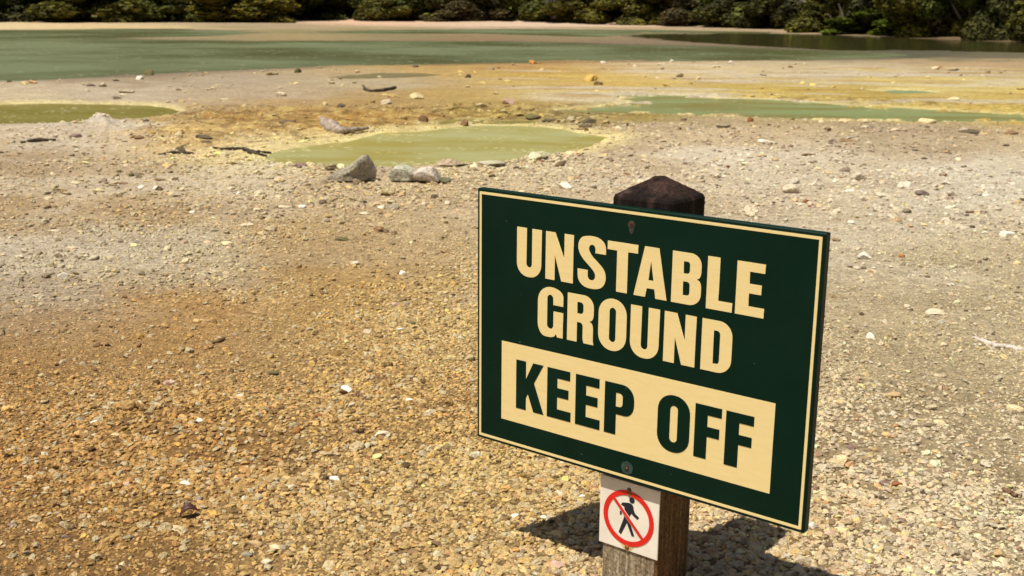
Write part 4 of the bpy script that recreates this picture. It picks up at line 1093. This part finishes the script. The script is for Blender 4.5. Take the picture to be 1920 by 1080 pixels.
boulder(803, 333, 60, 33, 'pinkish white boulder with a dark foot, rightmost of the three by the pool', MPINK, 47, .7, None, (1, 1, 1), -.1)
# low outcrops along the near bank
for (px, py, wp, hp, c, sd, lb) in [(846, 309, 58, 14, (.9, .72, .6), 61, 'low purplish outcrop at the waterline right of the boulders'),
                                  (920, 311, 60, 11, (1.0, .95, .85), 62, 'low pale outcrop at the waterline further right of the boulders'),
                                  (1010, 296, 50, 16, (1.35, 1.25, 1.1), 64, 'pale lumpy outcrop on the pool\'s right bank'),
                                  (620, 316, 26, 12, (.55, .42, .33), 65, 'small dark rock behind the largest boulder'),
                                  (830, 342, 34, 14, (.42, .42, .30), 66, 'dark flat rock at the foot of the pinkish white boulder')]:
    o = boulder(px, py, wp, hp, lb, MGREY, sd, .8, None, c, 0.1, planes=8, rough=.25); o.name = 'rock'; o['category'] = 'rock'; o['group'] = 'rocks by the centre pool'

# ------------------------------------------------------------------ sticks, driftwood, leaf
def tube(name, pts, rads, mat, label, cat, group=None, seg=8, jit=.12, seed=1):
    rs = random.Random(seed); V = []; Fc = []
    pts = [Vector(p) for p in pts]
    # resample with small bends
    P2, R2 = [], []
    for i in range(len(pts) - 1):
        m_ = 6
        for k in range(m_):
            t = k / m_; p = pts[i].lerp(pts[i + 1], t); r = rads[i] * (1 - t) + rads[i + 1] * t
            P2.append(p + Vector((rs.gauss(0, r * jit * 1.5), rs.gauss(0, r * jit * 1.5), rs.gauss(0, r * jit)))); R2.append(r * (1 + rs.uniform(-jit, jit)))
    P2.append(pts[-1]); R2.append(rads[-1])
    for i, (p, r) in enumerate(zip(P2, R2)):
        t = (P2[min(i + 1, len(P2) - 1)] - P2[max(i - 1, 0)]).normalized()
        a = t.cross(Vector((0, 0, 1)));
        if a.length < .1: a = t.cross(Vector((1, 0, 0)))
        a.normalize(); b = t.cross(a)
        for k in range(seg):
            an = 2 * math.pi * k / seg; q = p + (a * math.cos(an) + b * math.sin(an)) * r * (1 + rs.uniform(-jit, jit)); V.append(q[:])
        if i:
            for k in range(seg): Fc.append(((i - 1) * seg + k, (i - 1) * seg + (k + 1) % seg, i * seg + (k + 1) % seg, i * seg + k))
    n0 = len(V); V.append(P2[0][:]); V.append(P2[-1][:])
    me = bpy.data.meshes.new(name); L_ = (len(P2) - 1) * seg
    fc = [tuple(f) for f in Fc] + [(n0, (k + 1) % seg, k) for k in range(seg)] + [(n0 + 1, L_ + k, L_ + (k + 1) % seg) for k in range(seg)]
    me.from_pydata(V, [], fc); me.update()
    for p in me.polygons: p.use_smooth = True
    return me
def world_pts(pp, lift):
    out = []
    for (px, py) in pp:
        x, y = gp(px, py); out.append((x, y, float(height(np.array([x]), np.array([y]))[0]) + lift))
    return out
MWOOD = mat_rock('driftwood', (.20, .15, .11), (.42, .34, .27), (.60, .50, .42), 22, .85, .8)
MSTICK = mat_rock('bleached_stick', (.34, .27, .22), (.62, .53, .45), (.78, .70, .60), 30, .85, .5)
MCHAR = mat_rock('charred_wood', (.03, .02, .015), (.07, .05, .035), (.16, .12, .08), 20, .9, .8)
MTWIG = mat_rock('brown_twig', (.09, .045, .02), (.18, .10, .055), (.28, .17, .10), 60, .9, .6)
def stick(pp, rads, mat, label, name='stick', lift=None, seed=1, extra=()):
    me = tube(name, world_pts(pp, rads[0] * .9 if lift is None else lift), rads, mat, label, 'stick', seed=seed)
    meshes = [me] + [tube(name, world_pts(e[0], e[1][0] * .9), e[1], mat, '', '', seed=seed + 5) for e in extra]
    bm = bmesh.new()
    for m_ in meshes: bm.from_mesh(m_)
    me2 = bpy.data.meshes.new(name); bm.to_mesh(me2); bm.free()
    for p in me2.polygons: p.use_smooth = True
    o = link(name, me2, mat); tag(o, label, 'stick', 'sticks on the ground'); return o
stick([(1824, 632), (1845, 640), (1868, 648), (1895, 651), (1925, 656), (1990, 662)], [.005, .010, .012, .011, .012, .009], MSTICK, 'grey weathered driftwood stick lying at the right edge', seed=3)
stick([(1810, 400), (1832, 401), (1852, 400)], [.007, .012, .008], MTWIG, 'thin dark stick on pale ground at upper right', seed=4)
stick([(1881, 922), (1893, 930), (1906, 935)], [.006, .008, .007], MTWIG, 'short dark brown twig in the lower right gravel', seed=5)
stick([(662, 812), (673, 810), (684, 806)], [.006, .009, .006], MTWIG, 'short rusty stick left of the board\'s lower corner', seed=6)
stick([(668, 738), (678, 745), (686, 752)], [.004, .006, .005], MTWIG, 'thin reddish twig right of the flat bright white stone', seed=7)
stick([(398, 645), (410, 641), (421, 637)], [.006, .009, .007], MTWIG, 'short brown stick in the middle of the left gravel', seed=8)
stick([(400, 282), (420, 283), (450, 282), (480, 284), (508, 282)], [.010, .017, .015, .018, .010], MCHAR, 'charred log lying left of the centre pool', name='log', seed=9, extra=[([(455, 283), (470, 287), (500, 288)], [.015, .018, .01])])
stick([(298, 292), (330, 288), (362, 290)], [.010, .022, .012], MCHAR, 'thin dark branch left of the charred log', name='branch', seed=10)
stick([(40, 270), (70, 266), (105, 264)], [.01, .03, .01], MCHAR, 'thin dark branch below the left pool', name='branch', seed=12)
stick([(682, 169), (695, 173), (715, 172), (728, 170), (741, 166)], [.014, .024, .030, .032, .026], MCHAR, 'dark dry branch on the pale flat beyond the pools', name='branch', seed=11, extra=[([(680, 161), (686, 168), (697, 173)], [.01, .018, .02])])
stick([(602, 226), (608, 233), (622, 243), (640, 250)], [.02, .05, .085, .05], MWOOD, 'broken grey driftwood stump at the centre pool\'s upper left rim', name='driftwood', seed=14, extra=[([(640, 250), (662, 249), (690, 244)], [.04, .03, .015])])

# a dark curled leaf in the near gravel
def leaf():
    x, y = gp(355, 962); g = float(height(np.array([x]), np.array([y]))[0])
    n_ = 14; m_ = 6; V = []; Fc = []
    for i in range(n_ + 1):
        t = i / n_; wv = math.sin(math.pi * min(1, t * .97 + .02)) ** .7
        for j in range(m_ + 1):
            s_ = j / m_ * 2 - 1
            V.append(((t - .5) * .050, s_ * .013 * wv, .016 * math.sin(math.pi * t) + .010 * s_ * s_ * wv))
    for i in range(n_):
        for j in range(m_):
            a = i * (m_ + 1) + j; Fc.append((a, a + m_ + 1, a + m_ + 2, a + 1))
    me = mesh_np('leaf', V, Fc, True); o = link('leaf', me, mat_plain('leaf_brown', (.07, .02, .012), .6, .4, 80))
    md = o.modifiers.new('thick', 'SOLIDIFY'); md.thickness = .0012
    o.location = (x, y, g + .010); o.rotation_euler = (.2, -.15, .35)
    tag(o, 'dark red brown curled dead leaf in the near left gravel', 'leaf')
leaf()

# ------------------------------------------------------------------ vegetation of the far bank
def mat_leaf():
    m = bpy.data.materials.new('leaf_mat'); m.use_nodes = True; n = m.node_tree
    b = n.nodes['Principled BSDF']; out = n.nodes['Material Output']
    geo = N(n, 'ShaderNodeNewGeometry'); oi = N(n, 'ShaderNodeObjectInfo'); tc = N(n, 'ShaderNodeTexCoord')
    r = ramp(n, geo.outputs['Random Per Island'], [(0, (.45, .45, .40)), (.5, (1, 1, 1)), (1, (1.7, 1.6, 1.2))])
    n1 = noise(n, tc.outputs['Object'], 1.1, 4, .6)
    r2 = ramp(n, n1.outputs[0], [(.35, (.6, .62, .6)), (.65, (1.3, 1.3, 1.0))])
    c = mixc(n, 1.0, oi.outputs['Color'], r.outputs[0], 'MULTIPLY'); c = mixc(n, 1.0, c, r2.outputs[0], 'MULTIPLY')
    n.links.new(c, b.inputs['Base Color']); b.inputs['Roughness'].default_value = .7; b.inputs['Specular IOR Level'].default_value = .15
    tr = N(n, 'ShaderNodeBsdfTranslucent'); n.links.new(c, tr.inputs[0])
    mx = N(n, 'ShaderNodeMixShader'); mx.inputs[0].default_value = .22
    n.links.new(b.outputs[0], mx.inputs[1]); n.links.new(tr.outputs[0], mx.inputs[2]); n.links.new(mx.outputs[0], out.inputs[0])
    return m
MLEAF = mat_leaf(); MBARK = mat_rock('bark', (.05, .04, .03), (.10, .08, .06), (.17, .14, .11), 6, .95, .6)
MBARE = mat_rock('bare_twigs', (.10, .08, .07), (.20, .165, .15), (.30, .26, .24), 6, .95, .4)
def crown_mesh(seed, nleaf=9000, lobes=16, size=(.07, .13)):
    rs = np.random.RandomState(seed)
    # unit crown: radius 1 horizontally, height 0..1.7
    ctr = []; rad = []
    for i in range(lobes):
        a = rs.uniform(0, 6.28); rr = rs.uniform(.2, .92) ; zz = rs.uniform(.05, 1.4)
        k = 1 - .45 * (zz / 1.6)
        ctr.append((rr * k * math.cos(a), rr * k * math.sin(a), zz)); rad.append(rs.uniform(.14, .36))
    ctr = np.array(ctr); rad = np.array(rad)
    pick = rs.choice(lobes, nleaf, p=rad ** 2 / (rad ** 2).sum())
    d = rs.normal(size=(nleaf, 3)); d /= np.linalg.norm(d, axis=1)[:, None]
    rr = rad[pick] * (1 - np.abs(rs.normal(0, .13, nleaf)))
    # small clumps on each lobe
    P = ctr[pick] + d * (rr * (1 + .14 * np.sin(d[:, 0] * 9 + pick) * np.cos(d[:, 1] * 8 + d[:, 2] * 7)))[:, None]
    keep = P[:, 2] > .0; P = P[keep]; d = d[keep]; n_ = len(P)
    nrm = d + rs.normal(0, .55, (n_, 3)); nrm /= np.linalg.norm(nrm, axis=1)[:, None]
    t = np.cross(nrm, rs.normal(size=(n_, 3))); t /= np.linalg.norm(t, axis=1)[:, None]
    b = np.cross(nrm, t); L = rs.uniform(*size, n_)[:, None] * .5; W_ = L * rs.uniform(.45, .7, (n_, 1))
    V = np.stack([P - t * L, P + b * W_, P + t * L, P - b * W_], 1).reshape(-1, 3)
    Fc = np.arange(n_ * 4).reshape(-1, 4)
    return mesh_np('crown', V, Fc)
def limb_mesh(seed, nb=9, r0=.07, hgt=1.3, spread=.6, name='trunk', sub=0):
    rs = random.Random(seed); bm = bmesh.new()
    def seg(pts, rads):
        m_ = tube('t', pts, rads, None, '', '', seg=6, jit=.10, seed=rs.randint(0, 999)); bm.from_mesh(m_); bpy.data.meshes.remove(m_)
    for i in range(nb):
        a = rs.uniform(0, 6.28); k = rs.uniform(.3, 1) * spread; h = hgt * rs.uniform(.6, 1)
        p0 = Vector((rs.uniform(-.08, .08), rs.uniform(-.08, .08), -.15)); p1 = Vector((math.cos(a) * k * .35, math.sin(a) * k * .35, h * .4)); p2 = Vector((math.cos(a) * k, math.sin(a) * k, h))
        seg([p0, p1, p2], [r0 * rs.uniform(.6, 1), r0 * .55, r0 * .15])
        for q in range(sub):
            s_ = p1.lerp(p2, rs.random()); a2 = a + rs.uniform(-1.4, 1.4); e = s_ + Vector((math.cos(a2) * .35, math.sin(a2) * .35, rs.uniform(-.05, .4))) * rs.uniform(.5, 1.1)
            seg([s_, s_.lerp(e, .5) + Vector((0, 0, rs.uniform(-.03, .05))), e], [r0 * .28, r0 * .18, r0 * .08])
    me = bpy.data.meshes.new(name); bm.to_mesh(me); bm.free(); return me
CROWNS = [crown_mesh(100 + i, 17000, 30) for i in range(6)]
TRUNKS = [limb_mesh(200 + i) for i in range(3)]
for m_ in CROWNS: m_.materials.append(MLEAF)
for m_ in TRUNKS: m_.materials.append(MBARK)
BARE = [limb_mesh(300 + i, 16, .035, 1.5, .85, 'branches', 9) for i in range(2)]
for m_ in BARE: m_.materials.append(MBARE)
def bank_pt(px, back):
    a = math.atan2(*gp(px, 60)); r = float(np.interp(a, SHa, SHr)) + back
    return r * math.sin(a), r * math.cos(a), r
NB = [0]
def plant(px, wpx, back, hgt, tint, label, name='bush', cat='bush', group='bushes along the far bank', bare=False):
    NB[0] += 1; i = NB[0]
    x, y, r = bank_pt(px, back); rad = wpx / F * r / 2
    g = float(height(np.array([x]), np.array([y]))[0])
    root = bpy.data.objects.new(name, None); COL.objects.link(root); root.location = (x, y, g - hgt * .10)
    root.rotation_euler = (0, 0, (i * 2.399) % 6.28); root.scale = (rad, rad, hgt / 1.7)
    tag(root, label, cat, group)
    if bare:
        b = link('branches', BARE[i % 2], None, root); b.color = (*tint, 1)
    else:
        c = link('crown', CROWNS[i % 6], None, root); c.color = (*tint, 1)
        t = link('trunk', TRUNKS[i % 3], None, root); t.color = (1, 1, 1, 1)
    return root
OLV = (.108, .102, .024); GRN = (.084, .094, .024); DRK = (.056, .056, .020); BRN = (.084, .066, .032); VIV = (.070, .092, .008); YEL = (.110, .096, .016)
PLANTS = [
 (-60, 160, 1.2, 3.6, DRK, 'very dark bush at the far left end of the bank'),  # shade over this end is painted by the dark leaf tint, next bush too
 (45, 130, 1.6, 4.2, DRK, 'dark shaded bush on the far bank, at the left before the brighter ones'),
 (175, 190, 1.0, 3.8, OLV, 'large olive bush on the far bank above the lake\'s left end'),
 (300, 120, 1.0, 3.0, GRN, 'smaller green bush right of the large olive one on the far bank'),
 (430, 190, 1.0, 3.6, YEL, 'large yellowish green bush on the far bank, left of the sandy bank'),
 (550, 90, 2.6, 3.4, DRK, 'dark bush standing behind the sandy bank'),
 (650, 130, 1.2, 3.2, GRN, 'green bush just right of the sandy bank'),
 (745, 120, 1.0, 3.0, OLV, 'olive bush second to the right of the sandy bank'),
 (850, 130, 1.0, 3.2, BRN, 'brownish bush on the far bank left of centre'),
 (950, 110, 1.1, 3.2, DRK, 'dark brown green bush left of the bare grey shrub at centre'),
 (1110, 120, 1.0, 3.2, YEL, 'bright olive bush right of the bare grey shrub at centre'),
 (1205, 130, 1.0, 3.4, OLV, 'olive bush above the start of the dark water'),
 (1300, 110, 1.1, 3.0, BRN, 'brownish bush on the bank right of centre'),
 (1385, 110, 1.3, 3.0, DRK, 'dark bush between brownish ones above the dark water'),
 (1460, 90, 1.6, 3.2, BRN, 'brown thin bush behind the bare grey shrubs'),
 (1590, 130, .9, 3.0, OLV, 'olive bush right of the bare grey shrubs'),
 (1660, 160, .7, 1.6, VIV, 'low vivid green bush at the water\'s edge'),
 (1745, 150, .8, 3.8, YEL, 'tall yellow green bush right of the low vivid one'),
 (1830, 130, 1.0, 4.2, GRN, 'tall green bush near the right end of the bank'),
 (1895, 110, 1.0, 4.2, DRK, 'dark tall bush at the right edge of the lake'),
 (1985, 150, 1.0, 4.0, OLV, 'olive bush beyond the right edge of the lake'),
]
for (px, wp, bk, hg, ti, lb) in PLANTS: plant(px, wp * 1.6, bk + .6, hg, ti, lb)
for (px, wp, bk, hg, lb) in [(1035, 60, .8, 3.2, 'bare grey shrub on the far bank near the centre'), (1425, 70, .7, 2.2, 'bare grey shrub left of a second one above the dark water'),
                             (1520, 90, .8, 3.0, 'larger bare grey shrub left of the olive bush above the dark water'), (555, 60, 1.2, 1.8, 'bare shrub at the left end of the sandy bank'), (350, 50, .8, 1.8, 'bare grey shrub between the green bushes at left')]:
    plant(px, wp, bk, hg, (1, 1, 1), lb, 'shrub', 'shrub', 'bare shrubs on the far bank', True)
rq = random.Random(8)
px = -260
while px < 2250:
    plant(px, rq.uniform(190, 250), rq.uniform(3.6, 5.4), rq.uniform(4.5, 6.0), rq.choice([DRK, DRK, BRN, GRN]), 'dark tree standing in the wood behind the bushes of the far bank', 'tree', 'tree', 'trees behind the bushes')
    px += rq.uniform(85, 115)
px = -400
while px < 2400:
    plant(px, rq.uniform(260, 340), rq.uniform(9, 12), rq.uniform(6.5, 8.5), rq.choice([DRK, GRN, OLV]), 'tall tree on the slope high above the far bank', 'tree', 'tree', 'trees on the slope')
    px += rq.uniform(150, 190)

def build_scrub():
    rs = np.random.RandomState(77); n_ = 90000
    a = rs.uniform(SHa[1], SHa[-1], n_); px_ = np.interp(a, SHa, [q[0] for q in SHORE])
    r0 = np.interp(a, SHa, SHr); back = .35 + np.abs(rs.normal(0, .9, n_)) + .5 * vnoise(a * 90, a * 0 + 3.3, 4)
    hmax = np.clip(.62 + .95 * fbm(a * 60, a * 0, 1.0, 4, 5), .12, 1.5)
    r = r0 + back
    x, y = r * np.sin(a), r * np.cos(a)
    hz = hmax * np.sqrt(rs.rand(n_)) * np.clip(back / .8, .3, 1)
    lump = 1 + .3 * vnoise(x * 3, y * 3, 8)
    keep = ~((px_ > 515) & (px_ < 735)) & ~((px_ > 1380) & (px_ < 1540) & (rs.rand(n_) < .75))
    x, y, hz, r = x[keep], y[keep], (hz * lump)[keep], r[keep]; n_ = len(x)
    z = height(x, y) + hz
    P = np.stack([x, y, z], 1)
    nrm = rs.normal(0, .7, (n_, 3)) + np.array([0, -.5, .5]); nrm /= np.linalg.norm(nrm, axis=1)[:, None]
    t = np.cross(nrm, rs.normal(size=(n_, 3))); t /= np.linalg.norm(t, axis=1)[:, None]; b = np.cross(nrm, t)
    L = rs.uniform(.05, .10, (n_, 1)); W_ = L * .55
    me = mesh_np('scrub', np.stack([P - t * L, P + b * W_, P + t * L, P - b * W_], 1).reshape(-1, 3), np.arange(n_ * 4).reshape(-1, 4))
    me.materials.append(MLEAF)
    o = link('scrub', me); o.color = (.075, .070, .020, 1)
    tag(o, 'low tangled olive scrub along the foot of the far bank', 'scrub', kind='stuff')
build_scrub()
EXCL.append((*gp(355, 962), .02))
build_gravel()
print('objects', len(bpy.data.objects), 'stones', NR[0])
